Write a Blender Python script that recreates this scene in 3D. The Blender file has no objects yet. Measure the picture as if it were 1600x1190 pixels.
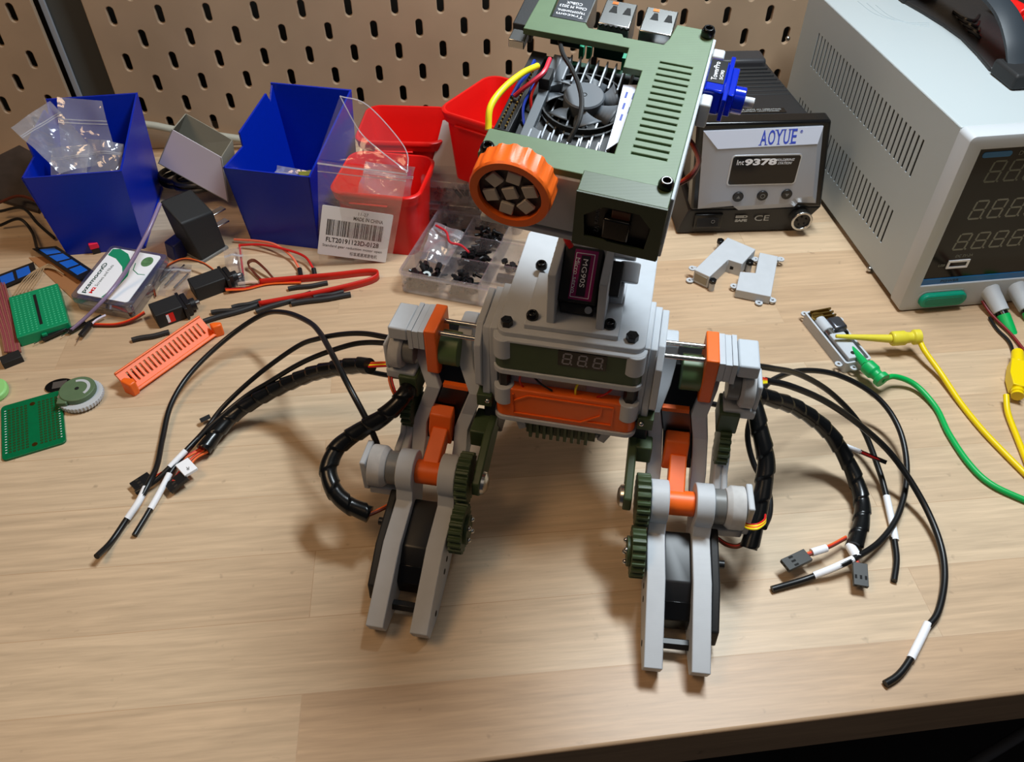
import bpy, bmesh, math, random
from math import sin, cos, pi, radians, atan2, hypot
from mathutils import Matrix, Vector
random.seed(7)
S = .001                                   # everything below is written in millimetres
H = 390.0                                  # camera height above the bench
FOC = 1265.8
_p, _y, _r = map(radians, (44.83, 5.04, -.265))
FWD = Vector((sin(_y)*cos(_p), cos(_y)*cos(_p), -sin(_p)))
_rt = Vector((cos(_y), -sin(_y), 0)); _up = _rt.cross(FWD)
RT = cos(_r)*_rt + sin(_r)*_up; UP = -sin(_r)*_rt + cos(_r)*_up
EYE = Vector((0, 0, H))
COL = bpy.context.scene.collection

def ray(px, py): return FWD + RT*((px-800)/FOC) - UP*((py-595)/FOC)
def P(px, py, z=0.0):                      # point at height z seen at a place of the photo
    d = ray(px, py); return EYE + d*((z-H)/d.z)
def PY(px, py, Y):
    d = ray(px, py); return EYE + d*(Y/d.y)
def hit(F, px, py, axis, val):             # point of the plane local[axis]=val of frame F, in local coordinates
    I = F.inverted(); o = I @ EYE; d = I.to_3x3() @ ray(px, py)
    return o + d*((val-o[axis])/d[axis])
def fr(o, yaw=0, pitch=0, roll=0):
    o = Vector(o) if len(o) == 3 else Vector((o[0], o[1], 0))
    return Matrix.Translation(o) @ Matrix.Rotation(radians(yaw), 4, 'Z') @ Matrix.Rotation(radians(pitch), 4, 'X') @ Matrix.Rotation(radians(roll), 4, 'Y')
def frame2(a, b, z=None):                  # frame with origin a and x axis towards b
    d = b-a; return fr(a, math.degrees(atan2(d.y, d.x)))
I4 = Matrix.Identity(4)

# ---------------------------------------------------------------- materials
def lin(c): return tuple(((v/255)/12.92 if v/255 <= .04045 else (((v/255)+.055)/1.055)**2.4) for v in c)
MATS = {}
def mat(name, rgb, rough=.5, metal=0, spec=.5, noise=0, nscale=300, bump=0, bscale=900, trans=0, ior=1.45, emit=None, coat=0, sss=0):
    m = bpy.data.materials.new(name); m.use_nodes = True; nt = m.node_tree; b = nt.nodes['Principled BSDF']
    c = lin(rgb)+(1,)
    b.inputs['Base Color'].default_value = c; b.inputs['Roughness'].default_value = rough
    b.inputs['Metallic'].default_value = metal; b.inputs['Specular IOR Level'].default_value = spec
    b.inputs['IOR'].default_value = ior; b.inputs['Transmission Weight'].default_value = trans
    b.inputs['Coat Weight'].default_value = coat
    tc = nt.nodes.new('ShaderNodeTexCoord')
    if noise:
        n = nt.nodes.new('ShaderNodeTexNoise'); n.inputs['Scale'].default_value = nscale; n.inputs['Detail'].default_value = 4
        r = nt.nodes.new('ShaderNodeMapRange'); r.inputs[1].default_value = .3; r.inputs[2].default_value = .7
        r.inputs[3].default_value = 1-noise; r.inputs[4].default_value = 1+noise
        mx = nt.nodes.new('ShaderNodeVectorMath'); mx.operation = 'SCALE'; mx.inputs[0].default_value = c[:3]
        nt.links.new(tc.outputs['Object'], n.inputs['Vector']); nt.links.new(n.outputs['Fac'], r.inputs[0])
        nt.links.new(r.outputs[0], mx.inputs['Scale']); nt.links.new(mx.outputs[0], b.inputs['Base Color'])
    if bump:
        n = nt.nodes.new('ShaderNodeTexNoise'); n.inputs['Scale'].default_value = bscale; n.inputs['Detail'].default_value = 3
        bp = nt.nodes.new('ShaderNodeBump'); bp.inputs['Strength'].default_value = bump; bp.inputs['Distance'].default_value = .0003
        nt.links.new(tc.outputs['Object'], n.inputs['Vector']); nt.links.new(n.outputs['Fac'], bp.inputs['Height'])
        nt.links.new(bp.outputs[0], b.inputs['Normal'])
    if emit: b.inputs['Emission Color'].default_value = lin(emit[0])+(1,); b.inputs['Emission Strength'].default_value = emit[1]
    MATS[name] = m; return m
def printed(name, rgb, rough=.5, noise=.03):   # 3D printed plastic: fine layer lines
    m = mat(name, rgb, rough, noise=noise, nscale=120)
    nt = m.node_tree; b = nt.nodes['Principled BSDF']; tc = nt.nodes['Texture Coordinate']
    w = nt.nodes.new('ShaderNodeTexWave'); w.bands_direction = 'Z'; w.inputs['Scale'].default_value = 900; w.inputs['Distortion'].default_value = .4
    bp = nt.nodes.new('ShaderNodeBump'); bp.inputs['Strength'].default_value = .05; bp.inputs['Distance'].default_value = .00015
    nt.links.new(tc.outputs['Object'], w.inputs['Vector']); nt.links.new(w.outputs['Fac'], bp.inputs['Height']); nt.links.new(bp.outputs[0], b.inputs['Normal'])
    return m
def film(name, rgb, opacity=.12, gloss=.12, rough=.12, wrinkle=.5, wscale=60):   # thin clear plastic
    m = bpy.data.materials.new(name); m.use_nodes = True; nt = m.node_tree; nt.nodes.clear()
    o = nt.nodes.new('ShaderNodeOutputMaterial'); t = nt.nodes.new('ShaderNodeBsdfTransparent'); g = nt.nodes.new('ShaderNodeBsdfGlossy')
    d = nt.nodes.new('ShaderNodeBsdfDiffuse'); tl = nt.nodes.new('ShaderNodeBsdfTranslucent')
    d.inputs[0].default_value = lin(rgb)+(1,); tl.inputs[0].default_value = lin(rgb)+(1,); g.inputs['Roughness'].default_value = rough
    m1 = nt.nodes.new('ShaderNodeMixShader'); m2 = nt.nodes.new('ShaderNodeMixShader'); m3 = nt.nodes.new('ShaderNodeMixShader')
    fz = nt.nodes.new('ShaderNodeLayerWeight'); fz.inputs[0].default_value = .35
    mr = nt.nodes.new('ShaderNodeMapRange'); mr.inputs[3].default_value = gloss*.5; mr.inputs[4].default_value = min(1, gloss*4)
    n = nt.nodes.new('ShaderNodeTexNoise'); n.inputs['Scale'].default_value = wscale; n.inputs['Detail'].default_value = 2; n.inputs['Distortion'].default_value = 1
    tc = nt.nodes.new('ShaderNodeTexCoord'); bp = nt.nodes.new('ShaderNodeBump'); bp.inputs['Strength'].default_value = wrinkle; bp.inputs['Distance'].default_value = .004
    L = nt.links.new
    L(tc.outputs['Object'], n.inputs['Vector']); L(n.outputs['Fac'], bp.inputs['Height']); L(bp.outputs[0], g.inputs['Normal']); L(bp.outputs[0], fz.inputs['Normal'])
    m3.inputs[0].default_value = .5; L(d.outputs[0], m3.inputs[1]); L(tl.outputs[0], m3.inputs[2])
    m1.inputs[0].default_value = opacity; L(t.outputs[0], m1.inputs[1]); L(m3.outputs[0], m1.inputs[2])
    L(fz.outputs['Facing'], mr.inputs[0]); L(mr.outputs[0], m2.inputs[0]); L(m1.outputs[0], m2.inputs[1]); L(g.outputs[0], m2.inputs[2]); L(m2.outputs[0], o.inputs[0])
    MATS[name] = m; return m

WHITE = printed('white_print', (186, 190, 195), .55)
WHITE2 = printed('white_support_rough', (190, 189, 188), .8, .14)
GREEN = printed('olive_print', (90, 112, 82), .5, .05)
DGREEN = printed('dark_olive_print', (62, 78, 50), .45, .08)
ORANGE = printed('orange_print', (242, 104, 28), .42)
BLACKP = mat('black_plastic', (24, 24, 26), .38, noise=.1)
BLACKM = mat('black_matte', (30, 30, 31), .6, bump=.2)
BLACKG = mat('black_gloss', (14, 14, 15), .22)
WRAP = mat('spiral_wrap_black', (16, 17, 18), .25)
CABLE = mat('cable_jacket_black', (20, 20, 21), .35)
GREYP = mat('grey_plastic', (112, 112, 110), .4)
STEEL = mat('steel', (190, 190, 188), .25, 1)
BRASS = mat('brass', (176, 140, 70), .3, 1)
COPPER = mat('copper', (200, 120, 70), .35, 1)
DARK = mat('dark_void', (12, 11, 11), .8)
BLUE = mat('blue_bin_plastic', (0, 38, 172), .35, noise=.03, bump=.1, bscale=2000)
RED = mat('red_bin_plastic', (225, 22, 18), .38, bump=.08)
TBLUE = mat('clear_blue_plastic', (10, 50, 220), .15, trans=.45, coat=.3)
PAPER = mat('white_label', (240, 242, 248), .6)
INK = mat('ink_black', (25, 25, 28), .6)
WIRE_O = mat('wire_orange', (228, 100, 36), .45); WIRE_R = mat('wire_red', (205, 30, 28), .4); WIRE_B = mat('wire_brown', (100, 42, 24), .45)
WIRE_Y = mat('wire_yellow', (245, 225, 30), .4); WIRE_G = mat('lead_green', (0, 170, 80), .38); WIRE_K = mat('wire_black', (22, 22, 22), .45)
WIRE_BL = mat('wire_blue', (20, 50, 150), .45)
PSUM = mat('psu_grey_paint', (176, 184, 186), .42, bump=.15, bscale=3000)
PSUF = mat('psu_bezel', (188, 192, 196), .4)
GLASSB = mat('dark_display_lens', (12, 17, 18), .12, spec=.35)
SEG = mat('segment_grey', (120, 122, 112), .4); SEG2 = mat('segment_dim', (92, 96, 84), .4)
BAGM = film('zip_bag_film', (225, 225, 235), .26, .12)
BAGM2 = film('zip_bag_clearer', (225, 220, 235), .07, .08, wrinkle=.3)
BAGSEAL = film('zip_bag_seal', (240, 240, 246), .55, .12)
CLEAR = film('clear_polypropylene', (225, 225, 238), .12, .11, .15, .1)
CLEAR2 = film('clear_smoky_box', (150, 148, 165), .30, .18, .1, .1)
SMOKE = film('smoked_lens', (30, 42, 30), .42, .05, .1, 0)

# ---------------------------------------------------------------- mesh building
ROOTLOC = {}
def world_to(parent):
    o = parent
    while o.parent: o = o.parent
    return ROOTLOC[o.name]
def setp(o, label=None, cat=None, group=None, kind=None):
    if label: o['label'] = label
    if cat: o['category'] = cat
    if group: o['group'] = group
    if kind: o['kind'] = kind
    return o
def thing(name, loc, label=None, cat=None, group=None, kind=None):
    o = bpy.data.objects.new(name, None); COL.objects.link(o); o.empty_display_size = .01
    L = Vector(loc); o.location = L*S; ROOTLOC[o.name] = L
    return setp(o, label, cat, group, kind)
class MB:
    def __init__(s, F=I4): s.F = F; s.bm = bmesh.new()
    def v(s, p): return s.bm.verts.new(s.F @ Vector(p))
    def face(s, vs):
        try: return s.bm.faces.new(vs)
        except ValueError: return None
    def hexa(s, p8):                       # bottom 4 then top 4
        v = [s.v(p) for p in p8]
        for f in ((3, 2, 1, 0), (4, 5, 6, 7), (0, 1, 5, 4), (1, 2, 6, 5), (2, 3, 7, 6), (3, 0, 4, 7)): s.face([v[i] for i in f])
        return s
    def box(s, x0, x1, y0, y1, z0, z1):
        return s.hexa([(x0, y0, z0), (x1, y0, z0), (x1, y1, z0), (x0, y1, z0), (x0, y0, z1), (x1, y0, z1), (x1, y1, z1), (x0, y1, z1)])
    def prism(s, pts, ax, a, b, pts2=None):
        def m(p, t): return (t, p[0], p[1]) if ax == 'x' else (p[0], t, p[1]) if ax == 'y' else (p[0], p[1], t)
        A = [s.v(m(p, a)) for p in pts]; B = [s.v(m(p, b)) for p in (pts2 or pts)]; n = len(pts)
        s.face(A[::-1]); s.face(B)
        for i in range(n): s.face([A[i], A[(i+1) % n], B[(i+1) % n], B[i]])
        return s
    def lathe(s, prof, p0, p1, n=24, closed=False):
        p0 = Vector(p0); p1 = Vector(p1); d = (p1-p0).normalized()
        u = d.cross(Vector((0, 0, 1)) if abs(d.z) < .9 else Vector((1, 0, 0))).normalized(); w = d.cross(u)
        rings = []
        for (r, h) in prof:
            if r <= 1e-6: rings.append([s.v(p0+d*h)])
            else: rings.append([s.v(p0+d*h+(u*cos(2*pi*i/n)+w*sin(2*pi*i/n))*r) for i in range(n)])
        pr = list(zip(rings, rings[1:]))
        if closed: pr.append((rings[-1], rings[0]))
        for A, B in pr:
            for i in range(n):
                a = [A[i % len(A)], A[(i+1) % len(A)], B[(i+1) % len(B)], B[i % len(B)]]
                q = []
                for x in a:
                    if x not in q: q.append(x)
                if len(q) > 2: s.face(q)
        return s
    def cyl(s, p0, p1, r, r2=None, n=20):
        L = (Vector(p1)-Vector(p0)).length; r2 = r if r2 is None else r2
        return s.lathe([(0, 0), (r, 0), (r2, L), (0, L)], p0, p1, n)
    def pipe(s, p0, p1, ri, ro, n=28):
        L = (Vector(p1)-Vector(p0)).length
        return s.lathe([(ri, 0), (ro, 0), (ro, L), (ri, L)], p0, p1, n, True)
    def ball(s, c, r, n=12, sq=1):
        c = Vector(c); m = 8
        return s.lathe([(r*sin(pi*i/m), r*(1-cos(pi*i/m))*sq) for i in range(m+1)], c-Vector((0, 0, r*sq)), c+Vector((0, 0, r)), n)
    def tube(s, pts, r, n=8, world=True, helix=0, amp=.09):
        Fs = s.F
        if world: s.F = I4
        pts = [Vector(p) for p in pts]
        T = [(pts[min(i+1, len(pts)-1)]-pts[max(i-1, 0)]).normalized() for i in range(len(pts))]
        u = T[0].cross(Vector((0, 0, 1)));
        if u.length < .01: u = T[0].cross(Vector((1, 0, 0)))
        u.normalize(); rings = []; acc = 0
        for i, p in enumerate(pts):
            if i: acc += (pts[i]-pts[i-1]).length
            u = (u-T[i]*u.dot(T[i])).normalized(); w = T[i].cross(u); rg = []
            for k in range(n):
                a = 2*pi*k/n; rr = r(i/(len(pts)-1)) if callable(r) else r
                if helix:
                    ph = (acc/helix-k/n) % 1.0
                    rr *= 1-amp+amp*2*ph
                rg.append(s.v(p+(u*cos(a)+w*sin(a))*rr))
            rings.append(rg)
        for A, B in zip(rings, rings[1:]):
            for k in range(n): s.face([A[k], A[(k+1) % n], B[(k+1) % n], B[k]])
        s.face(rings[0][::-1]); s.face(rings[-1]); s.F = Fs; return s
    def addmesh(s, me, M):
        off = len(s.bm.verts); k = [s.bm.verts.new(M @ v.co) for v in me.vertices]
        for p in me.polygons: s.face([k[i] for i in p.vertices])
        return s
    def sheet(s, outline, holes, t, M=None, bev=0):      # flat plate in the XY plane, thickness t below z=0
        cu = bpy.data.curves.new('c', 'CURVE'); cu.dimensions = '2D'; cu.fill_mode = 'BOTH'; cu.extrude = max(t/2-bev, 0); cu.bevel_depth = bev; cu.offset = -bev if bev else 0; cu.bevel_resolution = 1
        for pl in [outline]+list(holes):
            sp = cu.splines.new('POLY'); sp.points.add(len(pl)-1)
            for q, p in zip(sp.points, pl): q.co = (p[0], p[1], 0, 1)
            sp.use_cyclic_u = True
        ob = bpy.data.objects.new('c', cu); me = bpy.data.meshes.new_from_object(ob)
        s.addmesh(me, s.F @ (M or I4) @ Matrix.Translation((0, 0, -t/2)))
        bpy.data.objects.remove(ob); bpy.data.curves.remove(cu); bpy.data.meshes.remove(me); return s
    def text(s, txt, size, M, ext=.06, fit=None, align='CENTER', bold=0, shear=0):
        cu = bpy.data.curves.new('t', 'FONT'); cu.body = txt; cu.size = size; cu.extrude = ext; cu.align_x = align; cu.align_y = 'CENTER'; cu.offset = bold; cu.shear = shear; cu.resolution_u = 3
        ob = bpy.data.objects.new('t', cu); me = bpy.data.meshes.new_from_object(ob)
        if me.vertices and fit:
            xs = [v.co.x for v in me.vertices]; ys = [v.co.y for v in me.vertices]
            M = M @ Matrix.Diagonal((fit[0]/(max(xs)-min(xs)), fit[1]/(max(ys)-min(ys)), 1, 1)) @ Matrix.Translation((-(max(xs)+min(xs))/2, -(max(ys)+min(ys))/2, 0))
        s.addmesh(me, s.F @ M)
        bpy.data.objects.remove(ob); bpy.data.curves.remove(cu); bpy.data.meshes.remove(me); return s
    def build(s, name, m, parent=None, bev=0, label=None, cat=None, group=None, kind=None, sharp=38, origin=None, seg=2, solid=0):
        bm = s.bm; bmesh.ops.remove_doubles(bm, verts=bm.verts, dist=1e-4)
        if not solid: bmesh.ops.recalc_face_normals(bm, faces=bm.faces)
        if parent is None:
            if origin is None:
                xs = [v.co for v in bm.verts]
                origin = Vector((sum(c.x for c in xs)/len(xs), sum(c.y for c in xs)/len(xs), min(c.z for c in xs)))
            O = Vector(origin)
        else: O = world_to(parent)
        for v in bm.verts: v.co = (v.co-O)*S
        me = bpy.data.meshes.new(name); bm.to_mesh(me); bm.free()
        for p in me.polygons: p.use_smooth = True
        me.set_sharp_from_angle(angle=radians(sharp))
        me.materials.append(m)
        o = bpy.data.objects.new(name, me); COL.objects.link(o)
        if parent is None: o.location = O*S; ROOTLOC[o.name] = O
        else: o.parent = parent
        if bev:
            b = o.modifiers.new('bevel', 'BEVEL'); b.width = bev*S; b.segments = seg; b.limit_method = 'ANGLE'; b.angle_limit = radians(32); b.harden_normals = False
        if solid:
            b = o.modifiers.new('solid', 'SOLIDIFY'); b.thickness = solid*S; b.offset = 0
        return setp(o, label, cat, group, kind)
def rrect(x0, x1, y0, y1, r, n=5):
    out = []
    for cx, cy, a0 in ((x1-r, y0+r, -90), (x1-r, y1-r, 0), (x0+r, y1-r, 90), (x0+r, y0+r, 180)):
        for i in range(n+1): a = radians(a0+90*i/n); out.append((cx+r*cos(a), cy+r*sin(a)))
    return out
def arc(cx, cy, r, a0, a1, n=12): return [(cx+r*cos(radians(a0+(a1-a0)*i/n)), cy+r*sin(radians(a0+(a1-a0)*i/n))) for i in range(n+1)]
def spline(pts, step=2.0):
    pts = [Vector(p) for p in pts]; out = []
    q = [2*pts[0]-pts[1]]+pts+[2*pts[-1]-pts[-2]]
    for i in range(1, len(q)-2):
        a, b, c, d = q[i-1:i+3]; n = max(2, int((c-b).length/step))
        for k in range(n):
            t = k/n; out.append(.5*((2*b)+(c-a)*t+(2*a-5*b+4*c-d)*t*t+(3*b-a-3*c+d)*t**3))
    out.append(pts[-1]); return out
def pz(lst): return [P(*q) for q in lst]
def copy_tree(o, loc, rot=None, scale=None):
    c = o.copy(); COL.objects.link(c); c.location = Vector(loc)*S
    if rot is not None: c.rotation_euler = rot
    if scale is not None: c.scale = (scale,)*3
    for ch in o.children:
        k = ch.copy(); COL.objects.link(k); k.parent = c
        for g in ch.children: kk = g.copy(); COL.objects.link(kk); kk.parent = k
    return c
def segdigit(mb, M, w, h, t, dot=True, ext=.15, sh=.12):
    g = t*.18
    def q(a, b, hor):
        (x, y), L = a, b
        if hor: pts = [(x+g, y), (x+t/2+g/2, y+t/2), (x+L-t/2-g/2, y+t/2), (x+L-g, y), (x+L-t/2-g/2, y-t/2), (x+t/2+g/2, y-t/2)]
        else: pts = [(x, y+g), (x+t/2, y+t/2+g/2), (x+t/2, y+L-t/2-g/2), (x, y+L-g), (x-t/2, y+L-t/2-g/2), (x-t/2, y+t/2+g/2)]
        pts = [(a_+b_*sh, b_) for a_, b_ in pts]
        mb.sheet(pts, [], ext, M)
    for yy in (0, h/2, h): q((0, yy), w, True)
    for xx in (0, w):
        q((xx, 0), h/2, False); q((xx, h/2), h/2, False)
    if dot: mb.sheet([(w+t*.9+a, b) for a, b in arc(0, 0, t*.55, 0, 330, 11)], [], ext, M)

# ================================================================ ROOM AND BENCH
def wood_material():
    m = bpy.data.materials.new('beech_butcher_block'); m.use_nodes = True; nt = m.node_tree; L = nt.links.new
    b = nt.nodes['Principled BSDF']; tc = nt.nodes.new('ShaderNodeTexCoord')
    mp = nt.nodes.new('ShaderNodeMapping'); mp.inputs['Location'].default_value = (.060, .0105, 0)
    L(tc.outputs['Object'], mp.inputs['Vector'])
    br = nt.nodes.new('ShaderNodeTexBrick'); br.offset = .37; br.offset_frequency = 2; br.squash = 1
    br.inputs['Scale'].default_value = 1; br.inputs['Brick Width'].default_value = .52; br.inputs['Row Height'].default_value = .0415
    br.inputs['Mortar Size'].default_value = .0003; br.inputs['Mortar Smooth'].default_value = .6; br.inputs['Bias'].default_value = 0
    br.inputs['Color1'].default_value = (0, 0, 0, 1); br.inputs['Color2'].default_value = (1, 1, 1, 1); br.inputs['Mortar'].default_value = (.0, .0, .0, 1)
    L(mp.outputs[0], br.inputs['Vector'])
    # grain, stretched along the staves and shifted per stave
    sep = nt.nodes.new('ShaderNodeVectorMath'); sep.operation = 'SCALE'; L(br.outputs['Color'], sep.inputs[0]); sep.inputs['Scale'].default_value = 3.1
    ad = nt.nodes.new('ShaderNodeVectorMath'); ad.operation = 'ADD'; L(mp.outputs[0], ad.inputs[0]); L(sep.outputs[0], ad.inputs[1])
    m2 = nt.nodes.new('ShaderNodeMapping'); m2.inputs['Scale'].default_value = (5, 60, 60); L(ad.outputs[0], m2.inputs['Vector'])
    n1 = nt.nodes.new('ShaderNodeTexNoise'); n1.inputs['Scale'].default_value = 2.2; n1.inputs['Detail'].default_value = 5; n1.inputs['Distortion'].default_value = 1.2; L(m2.outputs[0], n1.inputs['Vector'])
    m3 = nt.nodes.new('ShaderNodeMapping'); m3.inputs['Scale'].default_value = (25, 420, 420); L(ad.outputs[0], m3.inputs['Vector'])
    n2 = nt.nodes.new('ShaderNodeTexNoise'); n2.inputs['Scale'].default_value = 2; n2.inputs['Detail'].default_value = 3; L(m3.outputs[0], n2.inputs['Vector'])
    cr = nt.nodes.new('ShaderNodeValToRGB'); cr.color_ramp.elements[0].color = lin((187, 156, 124))+(1,); cr.color_ramp.elements[1].color = lin((207, 183, 153))+(1,)
    cr.color_ramp.elements[0].position = .0; cr.color_ramp.elements[1].position = 1
    L(br.outputs['Color'], cr.inputs[0])
    g = nt.nodes.new('ShaderNodeMapRange'); g.inputs[1].default_value = .3; g.inputs[2].default_value = .72; g.inputs[3].default_value = 1.09; g.inputs[4].default_value = .86; L(n1.outputs['Fac'], g.inputs[0])
    g2 = nt.nodes.new('ShaderNodeMapRange'); g2.inputs[1].default_value = .35; g2.inputs[2].default_value = .7; g2.inputs[3].default_value = 1.03; g2.inputs[4].default_value = .93; L(n2.outputs['Fac'], g2.inputs[0])
    # growth-ring arches running along the staves
    w = nt.nodes.new('ShaderNodeTexWave'); w.bands_direction = 'Y'; w.inputs['Scale'].default_value = 1.5; w.inputs['Distortion'].default_value = 9; w.inputs['Detail'].default_value = 1.5; w.inputs['Detail Scale'].default_value = .6
    m4 = nt.nodes.new('ShaderNodeMapping'); m4.inputs['Scale'].default_value = (6, 38, 38); L(ad.outputs[0], m4.inputs['Vector']); L(m4.outputs[0], w.inputs['Vector'])
    g3 = nt.nodes.new('ShaderNodeMapRange'); g3.inputs[3].default_value = .97; g3.inputs[4].default_value = 1.025; L(w.outputs['Fac'], g3.inputs[0])
    a = nt.nodes.new('ShaderNodeMath'); a.operation = 'MULTIPLY'; L(g.outputs[0], a.inputs[0]); L(g2.outputs[0], a.inputs[1])
    a2 = nt.nodes.new('ShaderNodeMath'); a2.operation = 'MULTIPLY'; L(a.outputs[0], a2.inputs[0]); L(g3.outputs[0], a2.inputs[1])
    # small dark knots and flecks
    n4 = nt.nodes.new('ShaderNodeTexNoise'); n4.inputs['Scale'].default_value = 130; L(tc.outputs['Object'], n4.inputs['Vector'])
    g4 = nt.nodes.new('ShaderNodeMapRange'); g4.inputs[1].default_value = .70; g4.inputs[2].default_value = .80; g4.inputs[3].default_value = 1; g4.inputs[4].default_value = .72; L(n4.outputs['Fac'], g4.inputs[0])
    a3 = nt.nodes.new('ShaderNodeMath'); a3.operation = 'MULTIPLY'; L(a2.outputs[0], a3.inputs[0]); L(g4.outputs[0], a3.inputs[1])
    mx = nt.nodes.new('ShaderNodeVectorMath'); mx.operation = 'SCALE'; L(cr.outputs[0], mx.inputs[0]); L(a3.outputs[0], mx.inputs['Scale'])
    L(mx.outputs[0], b.inputs['Base Color']); b.inputs['Roughness'].default_value = .42; b.inputs['Specular IOR Level'].default_value = .42
    bp = nt.nodes.new('ShaderNodeBump'); bp.inputs['Strength'].default_value = .25; bp.inputs['Distance'].default_value = .0002
    L(n2.outputs['Fac'], bp.inputs['Height']); L(bp.outputs[0], b.inputs['Normal'])
    return m
WOOD = wood_material()
FLOORM = mat('floor_dark', (38, 36, 36), .7, noise=.15, nscale=30)
WALLM = mat('wall_paint_dark', (66, 62, 56), .8, noise=.05, nscale=10)
BOARDM = mat('pegboard_brown', (168, 143, 118), .40, noise=.14, nscale=9, bump=.12, bscale=60)
TF = fr((-20, 142.6, 0), 1.58)             # bench frame, x along its front edge
bench = thing('workbench', (TF @ Vector((0, 300, 0)))-Vector((0, 0, 740)), 'pale butcher-block workbench carrying the robot and all the clutter', 'workbench')
MB(TF).box(-950, 1050, 0, 655, -35, 0).build('bench_top', WOOD, bench, bev=1.6)
for x in (-900, 960):
    for y in (60, 580): MB(TF).box(x, x+45, y, y+45, -740, -35).build('leg', mat('bench_leg_%d_%d' % (x+900, y), (60, 60, 62), .5, .6), bench, bev=2)
MB().box(-1500, 1600, -900, 802, -750, -740).build('floor', FLOORM, kind='structure')
MB().box(-1500, 1600, 802, 820, -750, 900).build('wall_back', WALLM, kind='structure')

# pegboards: slots 5 x 15 on a 40 mm staggered grid
BX, BZ, BY = -276.5, 390-265.7, 737.65
def slot(cx, cz): return arc(cx, cz+4.9, 3.0, 0, 180, 6)+arc(cx, cz-4.9, 3.0, 180, 360, 6)
def pegboard(x0, x1, z0, z1, cols, zoff, label, lean=0):
    holes = []
    for r in range(-5, 8):
        for c in cols:
            cx = BX+40*(c+(.5 if r % 2 else 0)); cz = BZ-20*r+zoff
            if x0+7 < cx < x1-7 and z0+12 < cz < z1-12: holes.append(slot(cx, cz))
    M = Matrix.Translation((0, BY, 0)) @ Matrix.Rotation(pi/2, 4, 'X')
    o = MB().sheet(rrect(x0, x1, z0, z1, 3), holes, 5, M, bev=.7).build('pegboard', BOARDM, sharp=12, label=label, cat='pegboard', group='slotted pegboards behind the bench')
    return o
xl = PY(130, 10, BY).x
xr = PY(40, 0, BY).x
pegboard(PY(133, 20, BY).x, 520, .5, 245, range(0, 20), 0, 'wide brown slotted pegboard standing behind the bins and soldering station')
pegboard(-640, PY(55, 20, BY).x, .5, 245, range(-10, 0), 6, 'narrow brown slotted pegboard at the far left, beyond the grey upright')
xa = PY(62, 20, BY).x; xb = PY(133, 20, BY).x
POSTM = mat('upright_dark_grey', (72, 74, 72), .5)
post = MB().box(xa+1, xb+3, BY+12, BY+40, 0.2, 620).build('upright_post', POSTM, bev=1, label='dark grey metal upright showing in the gap between the two pegboards', cat='upright')
MB().box(xa-1.5, xa+3, BY+9, BY+12, .2, 620).build('edge_trim', mat('trim_light_grey', (150, 152, 158), .4), post, bev=.4)
# pale conduit along the foot of the pegboard
pts = spline([PY(200, 192, 727), PY(240, 196, 727), PY(275, 203, 727), PY(320, 209, 727), PY(370, 216, 727), PY(430, 224, 727)], 4)
MB().tube(pts, 3.4, 12).build('hose', mat('hose_pale', (172, 172, 160), .4), label='pale grey hose running along the foot of the pegboard behind the white carton', cat='hose')
# thin strut lying across the dark floor below the bench, lower right
MB().cyl(P(1500, 1205, -300), P(1640, 1120, -300), 4.5).build('cable', mat('cable_grey', (90, 90, 92), .5), label='dim grey cable hanging in the dark below the bench front', cat='cable')

# ================================================================ ROBOT
robot = thing('robot', (45, 330, 0), 'white, olive and orange four-jointed walking robot with bulky servo legs standing on the bench', 'robot')
# ---- body -------------------------------------------------------
B = fr((19.8, 297.7, 0), -17)
def bz(px, py, y=0): return hit(B, px, py, 1, y).z
zt = 130.0                                  # top of the deck plate
W = 70.0
body = MB(B)
body.prism(rrect(2, W-2, 2, 82, 6), 'z', 66, 103.5)
body.prism(rrect(2, W-2, 3, 82, 6), 'z', 103.5, 126)
body.box(14, 56, 8, 60, 58, 66)
body_o = body.build('body_shell', WHITE, robot, bev=.6)
deck = MB(B).prism(rrect(-1, W+1.5, -2, 86, 5), 'z', 126, zt)
deck.build('deck_plate', WHITE, robot, bev=.5)
# raised mount plate with the two walls holding the neck servo
mt = MB(B)
mt.prism([(12, 2), (58, 2), (58, 44), (12, 44)], 'z', zt, zt+3)
mt.box(22.5, 26.5, 5, 50, zt+3, zt+32)
mt.box(46.5, 50.5, 5, 50, zt+3, zt+30)
mt.box(26.5, 46.5, 44, 48, zt+3, zt+20)
mt.box(50.5, 57, 26, 36, zt+3, zt+14)
mt.build('neck_mount', WHITE, robot, bev=.5)
dk = MB(B)
for i in range(5): dk.cyl((17, 56+i*5, zt-.2), (17, 56+i*5, zt+.15), 1.0, n=12)
dk.build('deck_hole', mat('hole_shadow', (120, 116, 112), .8), robot)
def hexscrew(x, y, z, r=3.0, h=3.2, F=B, par=robot, name='screw', hexa=False):
    m = MB(F)
    if hexa: m.prism([(x+r*cos(a*pi/3), y+r*sin(a*pi/3)) for a in range(6)], 'z', z, z+h)
    else: m.lathe([(0, 0), (r, 0), (r, h*.6), (r*.75, h), (r*.45, h), (r*.45, h*.5), (0, h*.5)], (x, y, z), (x, y, z+1), 18)
    if hexa: m.cyl((x, y, z+h), (x, y, z+h+.25), r*.42, n=6)
    return m.build(name, BLACKG, par, bev=.25)
for px, py, z, hx in ((792, 503, zt, True), (832, 492, zt+3, False), (953, 506, zt+3, False), (988, 527, zt, True), (846, 414, zt+3, False)):
    q = hit(B, px, py, 2, z+1.5); hexscrew(q.x, q.y, z, 3.1, 3.4, hexa=hx)
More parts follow.
